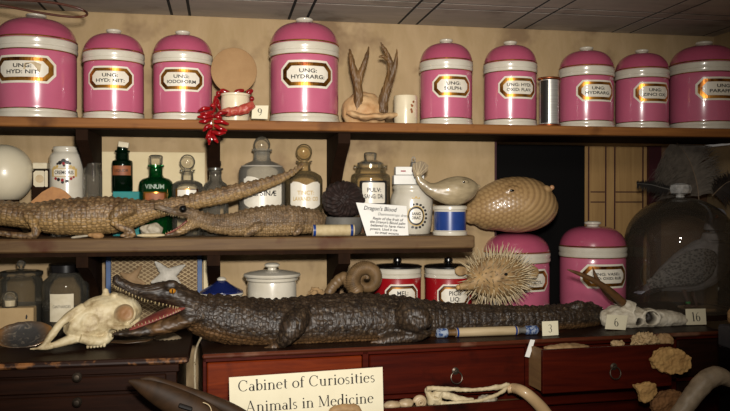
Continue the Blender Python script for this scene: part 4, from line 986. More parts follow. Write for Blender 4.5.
MB().ball(P(464, 182, Yw-.0305), (.004, .0025, .003)).build('eye', M['eye_black'], wf, 180, True)
# ------------------------------------------------------------------ smooth pufferfish on the pink jar
Yp = .19; s = scl(512, Yp); c = P(512, 204, Yp)
pf = thing('pufferfish', 'smooth round dried pufferfish resting on the lid of the SALICYL jar', 'pufferfish', (c.x, Yp, P(512, 233, Yp).z))
B = [(467.5, 220, 225, Yp, .008), (472, 205, 229, Yp, .03), (482, 193, 231, Yp, .06), (495, 182.5, 232, Yp, .08), (510, 177, 232.5, Yp, .092), (527, 177.5, 232, Yp, .094), (541, 183, 228, Yp, .08), (550, 190, 220.5, Yp, .055), (555, 198, 211, Yp, .025)]
cs, a, b = stations(B); mb = MB().loft(cs, a, b, 32)
mb.tube([P(543, 190, Yp-.05), P(549, 189, Yp-.056), P(551, 188, Yp-.058)], [5*s, 3.6*s, 2.6*s], 14, 4).tube([P(505, 193, Yp-.066), P(512, 189.5, Yp-.068), P(520, 189, Yp-.066)], [2.5*s, 3.8*s, 2.2*s], 10, 4).ball(P(527, 183, Yp-.05), (.012, .008, .006))
me = remesh(mb, .0024, 3); A, N = verts_np(me)
px = (A[:, 0]-c.x)/s; pz = (A[:, 2]-c.z)/s; py = (A[:, 1]-Yp)/s
rr = np.sqrt((px-2)**2+(pz+12)**2*1.6)
hexb = np.cos(px*2*PI/5.2)*np.cos((pz+py*.3)*2*PI/4.6)+np.cos((px+2.6)*2*PI/5.2)*0
hexb = np.cos(2*PI*(px*.5+pz*.866)/3.9)+np.cos(2*PI*(px*.5-pz*.866)/3.9)+np.cos(2*PI*px/3.9)
st = np.sin(2*PI*np.sqrt((px+22)**2*.55+(pz-14)**2)/4.6)
wl = np.clip((10-px)/14, 0, 1)
d = wl*hexb*.0002+(1-wl)*st*.0005
A += N*d[:, None]; set_np(me, A); fattr(me, 'bumps', np.clip(.5+(wl*(hexb/2.4)+(1-wl)*st*.6)*.5, 0, 1))
m, nt, bb = nmat('pufferfish_skin'); setc(bb, .38, 0, .25)
at = nt.nodes.new('ShaderNodeAttribute'); at.attribute_name = 'bumps'
n_ = noisetex(nt, coords(nt), 9)
c1 = ramp(nt, n_, [(.3, '#96774e'), (.7, '#a88a60')]); c0_ = ramp(nt, n_, [(.3, '#7e6140'), (.7, '#90734c')])
nt.links.new(mixc(nt, ramp(nt, at.outputs['Fac'], [(.2, '#000000'), (.6, '#ffffff')]), c0_, c1), bb.inputs['Base Color'])
link('body', me, m, pf, 180, True)
MB().ball(P(512, 190.5, Yp-.084), (.008, .004, .004)).build('eye', M['eye_black'], pf, 180, True)
MB().ball(P(552, 187.5, Yp-.059), (2.4*s, 2*s, 2.4*s)).build('mouth', plain('puffer_mouth', '#a87c58', .4), pf, 180, True)
# ------------------------------------------------------------------ spiny pufferfish
Ys = .055; s = scl(497, Ys); c = P(497, 276.5, Ys)
mb = MB().ball((0, 0, 0), (31*s, (.062), 21.5*s), None, 40, 24).tube([(-20*s, -.01, -4*s), (-33*s, -.02, -7.5*s), (-41*s, -.02, -9*s)], [10*s, 5*s, 3.6*s], 14, 4).ball((-36*s, .01, 6*s), (7*s, .005, 5*s)).ball((36*s, .0, 4*s), (9*s, .006, 7*s))
me = remesh(mb, .0026, 3); A, N = verts_np(me); A += N*fnoise(A, 50, .004)[:, None]; set_np(me, A)
sp = thing('spiny_pufferfish', 'bristling spiny porcupine pufferfish in front of the SALICYL jar', 'pufferfish', (c.x, Ys, CABZ))
m = plain('spiny_fish_skin', '#a58658', .65, var='#5e452c', vscale=30, bmp=.5)
lk = link('body', me, m, sp, 180); me.transform(Matrix.Translation((0, 0, c.z-CABZ)))
mb = MB(); rnd = random.Random(5); k = 0
for i in range(430):
    z = 1-2*(i+.5)/430; ph = i*2.39996; r = math.sqrt(1-z*z); n_ = Vector((r*math.cos(ph), z, r*math.sin(ph)))
    if n_.y > .45: continue
    p = Vector((n_.x*31*s, n_.y*.062, n_.z*21.5*s))
    if p.x < -30*s: continue
    nn = Vector((n_.x/31, n_.y/22, n_.z/21.5)).normalized()+Vector((.12, -.05, .10))+Vector((rnd.uniform(-.25, .25), rnd.uniform(-.25, .25), rnd.uniform(-.25, .25)))
    nn.normalize(); l = rnd.uniform(.022, .046)
    mb.cone(p-nn*.002+Vector((0, 0, c.z-CABZ)), p+nn*l+Vector((0, 0, c.z-CABZ)), .0022, .0003, 5)
spn = mb.build('spines', plain('spines', '#d2c09c', .5, var='#8a7654', vscale=30), sp, 60); spn['kind'] = 'stuff'
MB().ball((-42.5*s, -.021, c.z-CABZ-9.3*s), (2.2*s, 3*s, 2.6*s)).build('tail_stub', plain('mouth_pale', '#b5915c', .5), sp, 180)
MB().ball((2*s, -.0625, c.z-CABZ+4*s), (.006, .004, .005)).build('eye', M['eye_black'], sp, 180)
# dark iron stand under it
mb = MB().lathe([(.03, 0), (.03, .006), (.012, .012), (.009, .04), (.011, c.z-CABZ-21.5*s-.002), (.02, c.z-CABZ-21.5*s+.001)], 24)
tag(mb.build('display_stand', M['iron'], None, 40, loc=(c.x+.005, Ys+.03, CABZ)), 'dark turned stand hidden below the spiny pufferfish', 'stand')
# ------------------------------------------------------------------ ridged spiral horn
Yr = .05; s = scl(366, Yr); c = P(367, 280, Yr)
mb = MB(); pts = []; rr = []
for k in range(44):
    t = k/43; an = .6+t*3.05*PI; R = (2+13.0*t**.9)*s
    pts.append((R*math.cos(an), .03-.03*t, R*math.sin(an))); rr.append((2.4+5.4*t**.8)*s)
for u, v, y in ((345, 278, Yr+.03), (336, 283, Yr+.04), (330, 291, Yr+.04), (328, 300, Yr+.04)):
    p = P(u, v, y)-c; pts.append(tuple(p)); rr.append({345: 6.2, 336: 5.6, 330: 5.2, 328: 5}[u]*s)
q = cat([tuple(p)+(r,) for p, r in zip(pts, rr)], 12)
rad = [x[3]*(1+.05*math.sin(i*2*PI/6)) for i, x in enumerate(q)]
mb.loft([tuple(x[:3]) for x in q], rad, rad, 16, (0, 1, 0))
tag(mb.build('spiral_horn', plain('ridged_horn', '#6e5638', .5, var='#3e2e1e', vscale=40, bmp=.3), None, 180, True, (c.x-.02, c.y, CABZ)) if False else link('spiral_horn', (lambda me: (me.transform(Matrix.Translation((0, 0, c.z-CABZ))), me)[1])(mb.mesh('h')), plain('ridged_horn', '#7a6040', .5, var='#48361f', vscale=40, bmp=.3), None, 180, False, (c.x, c.y, CABZ)), 'ridged brown spiral ram horn left of the red MEL jar', 'horn')
# ------------------------------------------------------------------ pale animal skull on the left cabinet
Yk = -.14; s = scl(90, -.1)
def socket(A, N, c, r, depth, axis=(0, 1, 0)):
    ax = np.array(axis, float); ax /= np.linalg.norm(ax); d = A-np.array(c); al = d@ax; pr = np.linalg.norm(d-al[:, None]*ax, axis=1)
    k = np.clip(1-(pr/r)**4, 0, 1)*(al < .04)*(al > -.05); A += ax*(k*depth)[:, None]; return k
def ysk(u): return -.04-.13*(137-u)/96
B = [(138, 299, 312, ysk(138), .02), (133, 295, 320, ysk(133), .04), (124, 292.5, 326, ysk(124), .052), (112, 293, 332, ysk(112), .054), (100, 296, 339, ysk(100), .050), (90, 301, 342, ysk(90), .044), (80, 306.5, 341.5, ysk(80), .038), (72, 312, 338, ysk(72), .032), (67, 315.5, 333, ysk(67), .024)]
cs, a, b = stations(B); mb = MB().loft(cs, a, b, 24)
def px_tube(mb, lst): mb.tube([P(u, v, ysk(u)+dy) for u, v, dy, r in lst], [r*s for u, v, dy, r in lst], 10, 5)
for dy in (-.012, .014):
    px_tube(mb, [(84, 307, dy, 4.6), (70, 315.5, dy, 4.4), (60, 324, dy, 3.8), (52, 335, dy, 3.4), (44, 345, dy, 2.4), (39, 347.5, dy, 1.4)])
    px_tube(mb, [(84, 334, dy, 6.5), (73, 338.5, dy, 5.4), (62, 342.5, dy, 4.2), (50, 346.5, dy, 3), (38, 348.5, dy, 1.6), (30, 349, dy, .8)])
px_tube(mb, [(80, 338, -.03, 5), (92, 341, -.036, 5), (104, 340.5, -.040, 5), (110, 334, -.042, 5)])
px_tube(mb, [(108, 322, -.046, 2.4), (114, 327, -.05, 2.6), (124, 327.5, -.05, 2.4), (134, 325, -.035, 2.4), (139, 317, -.02, 2.4)])
ring_ = [P(124.5+10.5*math.cos(t*2*PI/16), 313+10.5*math.sin(t*2*PI/16), ysk(124)-.041+.008*math.cos(t*2*PI/16)) for t in range(17)]
mb.loft(ring_, 1.8*s, 1.8*s, 8, (0, 1, 0), False)
px_tube(mb, [(106, 298, .0, 4.2), (105.5, 292, .0, 3.6), (107, 288.5, .0, 2)])
px_tube(mb, [(114, 297, -.02, 4.2), (114, 293, -.022, 3.6)])
me = remesh(mb, .0021, 3); A, N = verts_np(me)
k1 = socket(A, N, P(124.5, 313, ysk(124)-.045), 9.3*s, .022)
A0 = A.copy(); socket(A, N, P(113, 334, ysk(113)-.05), 5*s, .01); socket(A, N, P(90, 322, ysk(90)-.04), 9*s, .005)
A += N*(fnoise(A, 35, .0025)+fnoise(A, 120, .0008))[:, None]; A[:, 2] = np.maximum(A[:, 2], CABZ+.0005); set_np(me, A)
fattr(me, 'belly', k1)
m, nt, bb = nmat('pale_skull_bone'); setc(bb, .55)
at = nt.nodes.new('ShaderNodeAttribute'); at.attribute_name = 'belly'; v_ = coords(nt)
nz_ = noisetex(nt, v_, 22, 8); c_ = ramp(nt, nz_, [(.34, '#8a7450'), (.5, '#bfae88'), (.68, '#cfc3a2')])
nt.links.new(mixc(nt, at.outputs['Fac'], c_, '#8a6440'), bb.inputs['Base Color']); bump(nt, bb, noisetex(nt, v_, 90), .3)
M['skull'] = m
sk = thing('animal_skull', 'pale hornless grazing animal skull at lower left in front of the glass jars', 'skull', (P(95, 330, -.1).x, -.1, CABZ))
link('cranium', me, m, sk, 180, True)
mb = MB()
for k in range(6):
    p = P(88+k*3.3, 344-k*.3, ysk(95)-.036); mb.tube([p, p+Vector((0, -.001, -.006)), p+Vector((-.001, -.001, -.011))], [.004, .0042, .003], 8, 2)
mb.build('teeth', M['skull'], sk, 180, True)
# ------------------------------------------------------------------ horned skull on the right
yh = PZ(650, 329, CABZ).y+.07; s = scl(645, yh)
B = [(602, 312, 325, yh+.02, .03), (608, 307.5, 329, yh+.01, .045), (620, 305, 330.5, yh, .055), (632, 306, 330, yh, .055), (645, 308, 329, yh-.004, .05), (658, 309.5, 328, yh-.008, .04), (672, 311, 326.5, yh-.012, .032), (680, 313, 326, yh-.014, .026), (686, 315.5, 325, yh-.015, .018)]
cs, a, b = stations(B); mb = MB().loft(cs, a, b, 22)
ring_ = [P(651+9*math.cos(t*2*PI/14), 318+7.5*math.sin(t*2*PI/14), yh-.05) for t in range(15)]
mb.loft(ring_, 1.2*s, 1.2*s, 8, (0, 1, 0), False)
mb.tube([P(633, 309, yh-.03), P(628, 306, yh-.03), P(622, 302, yh-.03)], [7*s, 5*s, 3.8*s], 12, 4)
mb.tube([P(630, 309, yh+.03), P(622, 304, yh+.035), P(616, 300, yh+.035)], [6*s, 5*s, 3.6*s], 12, 4)
me = remesh(mb, .0022, 3); A, N = verts_np(me)
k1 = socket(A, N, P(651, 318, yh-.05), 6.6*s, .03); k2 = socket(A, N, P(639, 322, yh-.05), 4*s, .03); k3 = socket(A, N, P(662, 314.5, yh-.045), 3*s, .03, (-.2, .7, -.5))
A += N*(fnoise(A, 40, .0045)+fnoise(A, 120, .0015))[:, None]; A[:, 2] = np.maximum(A[:, 2], CABZ+.0005); set_np(me, A)
fattr(me, 'belly', np.clip(np.maximum(np.maximum(k1, k2), k3)*1.6, 0, 1))  # mask that paints the shade inside the sockets as dark colour
m, nt, bb = nmat('grey_skull_bone'); setc(bb, .55); at = nt.nodes.new('ShaderNodeAttribute'); at.attribute_name = 'belly'; v_ = coords(nt)
c_ = ramp(nt, noisetex(nt, v_, 25, 8), [(.32, '#9a8e78'), (.55, '#c9c0ac'), (.75, '#d6cfbe')])
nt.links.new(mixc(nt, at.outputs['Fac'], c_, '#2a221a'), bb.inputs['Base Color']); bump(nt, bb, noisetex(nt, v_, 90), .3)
hs = thing('horned_skull', 'grey-white small antelope skull with thin brown horns between cards six and sixteen', 'skull', (P(645, 320, yh).x, yh, CABZ))
link('cranium', me, m, hs, 180, True)
for pts in ([(623, 303, yh-.03, 4.3), (613, 294, yh-.04, 4.0), (602, 285.5, yh-.05, 3.4), (590, 278.5, yh-.055, 2.6), (577, 273, yh-.06, 1.8), (567.5, 269.5, yh-.06, .6)], [(617, 301, yh+.035, 3.8), (610, 296, yh+.02, 3.4), (602, 287, yh, 2.6), (596, 277, yh-.01, 1.8), (592.5, 267, yh-.015, .5)]):
    mb = MB().tube([P(u, v, Y) for u, v, Y, r in pts], [r*s for u, v, Y, r in pts], 12, 6)
    mb.build('horn', plain('brown_horn', '#6e4c2a', .45, var='#3a2614', vscale=40, bmp=.4), hs, 180, True)
# ================================================================== back row above the cabinets
# ---- white lidded jar
u, Y = 272, .13; x = P(u, 199, Y).x; s = scl(u, Y)
t = thing('lidded_jar', 'white cylindrical jar with flat white lid behind the black crocodile', 'jar', (x, Y, CABZ))
q = profz(u, Y, CABZ, [(23, 318), (24.5, 316), (24.5, 284), (24, 281), (26, 279.5), (26, 277), (24, 276.5)]); q[0] = (q[0][0], 0)
MB().lathe(q, 44).build('body', M['white'], t)
q = profz(u, Y, CABZ, [(26, 276.4), (28.3, 276), (28.8, 274.5), (28, 273.2), (22, 271.5), (10, 269.8), (4, 269.4)])
ld = MB().lathe(q, 44).build('lid', M['white'], t)
MB().lathe(profz(u, Y, CABZ, [(4.5, 269.8), (4.2, 268), (7.6, 266), (7.6, 264.2), (5, 262.8), (0, 262.5)]), 28).build('knob', M['white'], ld)
# ---- blue domed lid on white pot
u, Y = 221.5, .10; x = P(u, 199, Y).x; s = scl(u, Y)
t = thing('blue_lidded_pot', 'low white pot with a navy blue conical lid and white knob', 'pot', (x, Y, CABZ))
q = profz(u, Y, CABZ, [(17, 318), (19, 316), (20, 305), (20.3, 297), (20, 294.5)]); q[0] = (q[0][0], 0)
MB().lathe(q, 40).build('body', M['white'], t)
ld = MB().lathe(profz(u, Y, CABZ, [(20.5, 294.4), (21.4, 292.6), (21.2, 291), (15, 287.5), (9, 284), (5, 281), (3, 280.4)]), 40).build('lid', M['navy'], t)
MB().lathe(profz(u, Y, CABZ, [(20.6, 295.2), (21.7, 293.8), (21.5, 292.4)]), 40, cap0=False, cap1=False).build('white_rim', M['white'], ld)
MB().lathe(profz(u, Y, CABZ, [(2.8, 281), (4.6, 280), (4.6, 278.5), (2.6, 277), (0, 276.6)]), 20).build('knob', M['white'], ld)
# ---- mesh screen with blue frame
Y = .20; zb0 = CABZ; xa_, xb_ = P(106, 199, Y).x, P(202, 199, Y).x; zt_ = MIDB-.012
t = thing('mesh_screen', 'tan wire mesh screen in a blue frame behind the starfish', 'screen', ((xa_+xb_)/2, Y, zb0)); W2 = (xb_-xa_)/2; H = zt_-zb0
M['bluepaint'] = plain('blue_paint', '#33517e', .6, var='#4a5a78', vscale=40)
for sx in (-1, 1): MB().box((sx*(W2-.007), 0, H/2), (.014, .014, H), .001).build('frame_stile', M['bluepaint'], t, 0)
for z in (.007, H-.004): MB().box((0, 0, z), (2*W2-.028, .012, .012), .001).build('frame_rail', M['bluepaint'], t, 0)
mb = MB(); st = .0118; Wm = 2*W2-.028; k = -int(H/st)-1
def strip(x0, z0, x1, z1, y):
    d = Vector((x1-x0, 0, z1-z0)); L_ = d.length
    if L_ < .004: return
    an = math.atan2(z1-z0, x1-x0)
    mb.box(((x0+x1)/2, y, (z0+z1)/2), (L_, .0016, .0026), 0, Matrix.Rotation(-an, 3, 'Y'))
sl = .62
for i in range(-40, 90):
    for sg, y in ((1, 0), (-1, .0018)):
        c_ = i*st*1.05
        # z = sg*sl*x + c_, clip
        pts = []
        for x in (-Wm/2, Wm/2):
            z = sg*sl*x+c_
            pts.append((x, z))
        (x0, z0), (x1, z1) = pts
        def clip(xq, zq):
            zc = min(max(zq, 0), H); return ((zc-c_)/(sg*sl), zc) if zc != zq else (xq, zq)
        if max(z0, z1) < 0 or min(z0, z1) > H: continue
        (x0, z0), (x1, z1) = clip(x0, z0), clip(x1, z1)
        strip(x0, z0, x1, z1, y)
mb.build('wire_mesh', plain('brass_mesh', '#9c8660', .55, metal=.2, var='#7c6846'), t, 0)
MB().box((0, .0085, H/2), (Wm, .003, H), 0).build('backing', plain('brown_backing', '#6a5438', .8, var='#544028', vscale=9), t, 0)
xq = P(206, 199, .22).x
tag(MB().box((0, 0, H/2), (.016, .012, H), .001).build('pale_batten', M['paper_board'], None, 0, loc=(xq, .225, CABZ)), 'pale upright wooden strip right of the mesh screen', 'batten')
# ---- starfish
def starfish(label, cen, tips, Y, mat, w, group='starfish leaning on the mesh screen'):
    c = P(*cen, Y); s = scl(cen[0], Y); mb = MB()
    for (u, v, dy) in tips:
        p = P(u, v, Y+dy); mb.tube([c, c.lerp(p, .35), c.lerp(p, .7), p], [w*s, w*.78*s, w*.5*s, w*.16*s], 12, 4)
    mb.ball(c, (w*1.15*s, w*.7*s, w*1.15*s))
    me = remesh(mb, .0017, 4); A, N = verts_np(me); A += N*(fnoise(A, 150, .0013)+fnoise(A, 50, .0012))[:, None]
    d = A-np.array(c); A[:, 1] = c.y+d[:, 1]*.6; set_np(me, A); z = A[:, 2].min()
    return tag(link('starfish', me, mat, None, 180, True, (c.x, Y, z)), label, 'starfish', group)
starfish('large pale grey-white starfish leaning on the mesh screen', (168, 275), [(155, 261.5, .01), (185.5, 264.5, .01), (181, 286, 0), (166, 292, -.005), (151, 283, 0)], .178, plain('white_starfish', '#bdb7ab', .75, var='#928c80', vscale=30, bmp=.6), 6)
starfish('smaller tan starfish lying left of the white starfish', (131, 279), [(142, 265.5, .012), (146, 284, 0), (133, 292, -.005), (116, 285, 0), (120, 273, .005)], .180, plain('tan_starfish', '#8e7250', .75, var='#6e5638', vscale=30, bmp=.6), 5)
lump('fur_scrap', 'small tan furry scrap behind the black crocodile right of the lidded white jar', 'scrap', 316, 296, .02, 9, 8, .02, plain('fur_scrap', '#9a7c54', .9, var='#6e5638', vscale=50, bmp=.8), None, 31, .3, 60)
# ---- red jars
def red_jar(u, Y, lines, label):
    x = P(u, 199, Y).x; s = scl(u, Y); t = thing('red_jar', label, 'jar', (x, Y, CABZ), 0, 'red drug jars with black lids')
    hw = 23.6
    q = profz(u, Y, CABZ, [(hw-.6, 318), (hw-.2, 315), (hw-.2, 277.5), (hw-.8, 276.6)]); q[0] = (q[0][0], 0)
    MB().lathe(q, 48).build('body', M['red'], t)
    q2 = profz(u, Y, CABZ, [(hw-.8, 277), (hw+.4, 276.4), (hw+.5, 273.5), (hw-.6, 272.8), (hw+.1, 272), (hw+.2, 268.5), (hw-1, 267.5), (hw-3, 267.4)])
    MB().lathe(q2, 48).build('rim_band', M['white'], t)
    ld = MB().lathe(profz(u, Y, CABZ, [(hw-2, 267.6), (hw+.8, 267), (hw+.8, 265.6), (hw-2, 264.6), (8, 263.6), (2.5, 263.2)]), 48).build('lid', M['blackgloss'], t)
    MB().lathe(profz(u, Y, CABZ, [(2.4, 263.6), (2.6, 262.4), (4.4, 260.8), (4.2, 258.6), (2, 257.2), (0, 257)]), 20).build('knob', M['blackgloss'], ld)
    R = (hw-.2)*s; zc = P(u, 293, Y).z-CABZ; w = 36*s; h = 22*s
    lb = patch(w, h, h*.28).bend('label_plate', M['label_white'], R+.0008, zc, t)
    patch(w*.92, h*.86, h*.24).bend('maroon_border', M['maroon'], R+.0013, zc, lb); patch(w*.84, h*.74, h*.2).bend('gilt_border', M['gilt'], R+.0018, zc, lb)
    patch(w*.76, h*.62, h*.18).bend('inner_panel', M['label_white'], R+.0023, zc, lb)
    F = Flat()
    for i, l in enumerate(lines): F.text(l, h*.27, 0, h*.1-i*h*.26, fat=.0003, maxw=w*.62)
    F.bend('lettering', M['ink'], R+.0028, zc, lb)
red_jar(397.5, .165, ['MEL:', 'ROSAE'], 'red jar with black lid lettered MEL beside the spiral horn')
red_jar(448.5, .165, ['PICIS', 'LIQ:'], 'red jar with black lid lettered PICIS behind the spiny pufferfish')
# ---- murky glass jars at far left
u, Y = 21, .175
t, q = bottle('glass_jar', 'murky glass jar with a flat glass lid and ball knob at the far left', u, Y, CABZ, [(19, 318), (20.5, 315), (20.5, 283), (19.5, 279), (17.5, 277), (17.5, 275.5)], M['glass_dark'], catg='jar', inner=(plain('pale_specimen', '#8a8272', .7, var='#5a5244'), 304))
ld = MB().lathe(profz(u, Y, CABZ, [(18, 275.5), (20.5, 275), (20.5, 271.5), (17, 270.4), (6, 269.6), (2.5, 269)]), 36).build('lid', M['glass_dark'], t)
MB().lathe(profz(u, Y, CABZ, [(2, 269.4), (2, 267.8), (4.3, 265), (4.3, 262.6), (2.4, 260.4), (0, 260)]), 20).build('knob', M['glass'], ld)
u, Y = 65.5, .16
t, q = bottle('glass_jar', 'wide glass jar with black lid and a torn pasted label, left of the pale skull', u, Y, CABZ, [(21, 318), (22.6, 315), (22.6, 286), (21.5, 281), (16, 276), (15.4, 273), (15.4, 270.5)], M['glass_dark'], catg='jar', inner=(plain('dark_specimen', '#3a3226', .6, var='#5a4e3a'), 308))
MB().lathe(profz(u, Y, CABZ, [(15.6, 272), (16.2, 271.5), (16.2, 264.6), (15.4, 263.6), (0, 263.2)]), 36).build('lid', M['blackgloss'], t)
F = Flat(); s = scl(u, Y); F.poly([(-11*s, -12*s), (11*s, -12*s), (11*s, 15*s), (2*s, 14*s), (1*s, 16*s), (-6*s, 15.4*s), (-11.4*s, 9*s)])
xs_ = []
lb = patch(23*s, 27*s, 0, 'rect').bend('label', M['paper'], 22.6*s+.001, P(u, 305, Y).z-CABZ, t)
F = Flat(); F.text('CANTHARIDES', 4*s, 0, 1*s, maxw=17*s); F.bend('lettering', M['ink'], 22.6*s+.0016, P(u, 305, Y).z-CABZ, lb)
# cream box and little jar in front
Y = .06; xa_, xb_ = P(-6, 199, Y).x, P(33, 199, Y).x; zt_ = P(15, 308, Y).z
t = thing('cream_box', 'cream card box with a dark ink mark at the far left', 'box', ((xa_+xb_)/2, Y+.02, CABZ))
MB().box((0, 0, (zt_-CABZ)/2), (xb_-xa_, .04, zt_-CABZ), .002).build('box_body', plain('buff_card', '#b59a70', .8, var='#a2865c', vscale=14), t, 0)
F = Flat(); F.poly([(.030, -.004), (.034, -.006), (.036, .003), (.033, .008), (.031, .004)]); F.plane('ink_mark', M['ink'], (0, -.0206, (zt_-CABZ)*.7), (1, 0, 0), (0, 0, 1), t)
u = 9.5; x = P(u, 199, Y+.02).x
t, q = bottle('small_jar', 'tiny clear glass jar with rounded top standing on the cream box', u, Y+.02, zt_, [(7, 307.4), (7.6, 306), (7.6, 297), (6.6, 293.5), (4, 291.6), (0, 291.2)], M['glass'], catg='jar', inner=(M['cream_glaze'], 300))
# ---- abalone shell
c = PZ(24, 345, CABZ); s = scl(24, c.y); Rt = Matrix.Rotation(math.radians(38), 3, 'X')
mb = MB(); n = 36; rings = []
for k in range(9):
    r = k/8; ring = []
    for i in range(n):
        an = 2*PI*i/n; rr_ = r*(1+.05*math.sin(an*2+1)); p = Vector((27*s*rr_*math.cos(an), 19*s*rr_*math.sin(an), -.020*(1-r**2.2)+.0012*math.sin(an*14)*r)); ring.append(mb.v(Rt @ p))
    rings.append(ring)
for A_, B_ in zip(rings, rings[1:]):
    for i in range(n): mb.face([A_[i], A_[(i+1) % n], B_[(i+1) % n], B_[i]])
m, nt, bb = nmat('mother_of_pearl'); setc(bb, .2, .35, .4)
tc = nt.nodes.new('ShaderNodeTexCoord'); gr = nt.nodes.new('ShaderNodeTexGradient'); gr.gradient_type = 'SPHERICAL'
mp_ = nt.nodes.new('ShaderNodeMapping'); mp_.inputs['Scale'].default_value = (1/(34*s), 1/(34*s), 1/(34*s)); nt.links.new(tc.outputs['Object'], mp_.inputs[0]); nt.links.new(mp_.outputs[0], gr.inputs[0])
a_ = ramp(nt, gr.outputs['Fac'], [(.2, '#a8743a'), (.42, '#6d5a48'), (.6, '#4c4a48')])
nt.links.new(mixc(nt, ramp(nt, noisetex(nt, coords(nt), 45, 3, .5, 2), [(.55, '#000000'), (.72, '#ffffff')]), a_, '#8f8474'), bb.inputs['Base Color'])
o = mb.build('abalone_shell', m, None, 180, loc=(c.x, c.y-.0, CABZ+.028))
md = o.modifiers.new('s', 'SOLIDIFY'); md.thickness = .003
tag(o, 'open abalone shell showing its pearly inside left of the pale skull', 'shell')
# ---- flat dark horn dish and small shell under the black crocodile jaw
p = PZ(128, 345, CABZ); s = scl(128, p.y)
mb = MB(); mb.loft([(-26*s, 0, .012), (-18*s, 0, .007), (0, 0, .005), (18*s, 0, .007), (25*s, 0, .012)], [.002, .014, .024, .016, .003], [.002, .0035, .004, .0035, .002], 16)
tag(mb.build('horn_dish', plain('dark_horn', '#3a2817', .35, var='#56402a', vscale=12, stretch=(1, 6, 1)), None, 180, loc=(p.x, p.y+.012, CABZ+.0015)), 'long flat dark brown horn dish at the front of the dark cabinet', 'dish')
p = PZ(167, 340, CABZ); s = scl(167, p.y); mb = MB(); rings = []
for k in range(6):
    r = k/5; rings.append([mb.v((14*s*r*math.cos(i*2*PI/40), 10*s*r*math.sin(i*2*PI/40), .018*(1-r**2)+.001*math.cos(i*PI)*r)) for i in range(40)])
for A_, B_ in zip(rings, rings[1:]):
    for i in range(40): mb.face([A_[i], A_[(i+1) % 40], B_[(i+1) % 40], B_[i]])
tag(mb.build('ribbed_shell', plain('ribbed_shell', '#9a8a70', .55, var='#74644c', vscale=30), None, 180, loc=(p.x, p.y+.02, CABZ+.001)), 'small pale ribbed shell under the black crocodile throat', 'shell')
# ---- carved stick in front of the crocodile
def C(l): return RW(l)
ya = PZ(440, 337, CABZ).y; pa = PZ(436, 338, CABZ); pb = PZ(538, 334.5, CABZ); r = 4.6*scl(487, pa.y)
t = thing('carved_stick', 'short ivory stick with blue patterned ends lying along the cabinet edge', 'stick', tuple((pa+pb)/2)); d = (pb-pa); L_ = d.length; d.normalize()
RZ_ = d.to_track_quat('Z', 'Y').to_matrix(); o = Vector((0, 0, r*1.05))
def seg(n_, m_, prof_): MB().lathe([(rr_, (f_-.5)*L_) for rr_, f_ in prof_], 24, o, RZ_).build(n_, m_, t)
M['bluepat'] = plain('blue_white_pattern', '#8a94a4', .5, var='#27406e', vscale=110, lo=.45, hi=.55)
seg('shaft', plain('ivory_shaft', '#b9a684', .45, var='#8f7a56', vscale=22, stretch=(.3, 3, 3)), [(r*.98, .19), (r, .2), (r, .78), (r*.98, .79)])
seg('patterned_end', M['bluepat'], [(r*.7, 0), (r, .01), (r*1.02, .1), (r*.8, .11)]); seg('patterned_end', M['bluepat'], [(r*.8, .87), (r*1.0, .88), (r*1.0, .98), (r*.6, 1)])
seg('neck', M['antler'], [(r*.72, .105), (r*.66, .15), (r*.8, .195)]); seg('neck', M['iron'], [(r*.9, .785), (r*.6, .83), (r*.8, .88)])
for f_ in (.20, .77): seg('blue_collar', M['blue'], [(r*1.03, f_-.006), (r*1.03, f_+.012)])
# ---- number cards on the cabinet
def cardY(u, v): return PZ(u, v, CABZ).y
number_card('3', [(542, 321.5), (558, 320.8), (558.5, 335), (542.5, 336)], cardY(550, 336), 'cream card printed with number 3 at the tail of the black crocodile', CABZ, .004)
number_card('6', [(607, 314.5), (628, 315.5), (625.5, 330), (605, 329)], cardY(616, 330)-.008, 'cream card printed with number 6 leaning on the horned skull', CABZ, .012)
number_card('16', [(685.5, 309), (705.5, 308.5), (706.5, 324.5), (686.5, 325)], cardY(696, 325)-.012, 'cream card printed with number 16 in front of the glass dome', CABZ, .012)
# ---- glass dome with pigeon
yd = .20; u = 680; x = P(u, 199, yd).x; s = scl(u, yd); R = 53*s
print('dome', x, yd, R, 'front v', x+R, XR)
t = thing('glass_dome', 'large hazy glass dome with a faceted knob at the right end of the cabinet', 'dome', (x, yd, CABZ))
zt_ = P(u, 197, yd).z-CABZ; prof_ = [(R, .018), (R, zt_*.62)]
for k in range(1, 13):
    a_ = k/12*PI/2; prof_.append((max(R*math.cos(a_), .012), zt_*.62+zt_*.38*math.sin(a_)))
M['dome'] = glass('hazy_dome_glass', '#e8e4dc', rough=.03, haze='#9a8c7a', hz=.08)  # even pale diffuse veil mixed into the glass
MB().lathe(prof_, 64, cap0=False, cap1=False).build('glass_cover', M['dome'], t, 180)
MB().lathe([(R*.99, 0), (R*1.005, .006), (R*1.0, .016), (R*.98, .018), (0, .018)], 64).build('base', M['bracket'], t)
zk = zt_-.001
MB().lathe([(.016, zk), (.013, zk+.006), (.034, zk+.014), (.038, zk+.028), (.034, zk+.042), (.02, zk+.048), (0, zk+.049)], 10).build('knob', plain('crystal_knob', '#e6e4e0', .1, metal=.4, coat=.8, var='#8b8984', vscale=60), t, 15)
# perch inside
xp = P(703, 199, yd-.06).x; zp = P(703, 307, yd-.06).z
t2 = thing('perch_block', 'pale brown wooden block under the pigeon inside the glass dome', 'block', (xp, yd-.055, CABZ+.018))
MB().box((0, 0, (zp-CABZ-.018)/2), (34*s, .11, zp-CABZ-.018), .004).build('block', plain('pale_perch', '#8a7254', .7, var='#6e583e', vscale=20), t2)
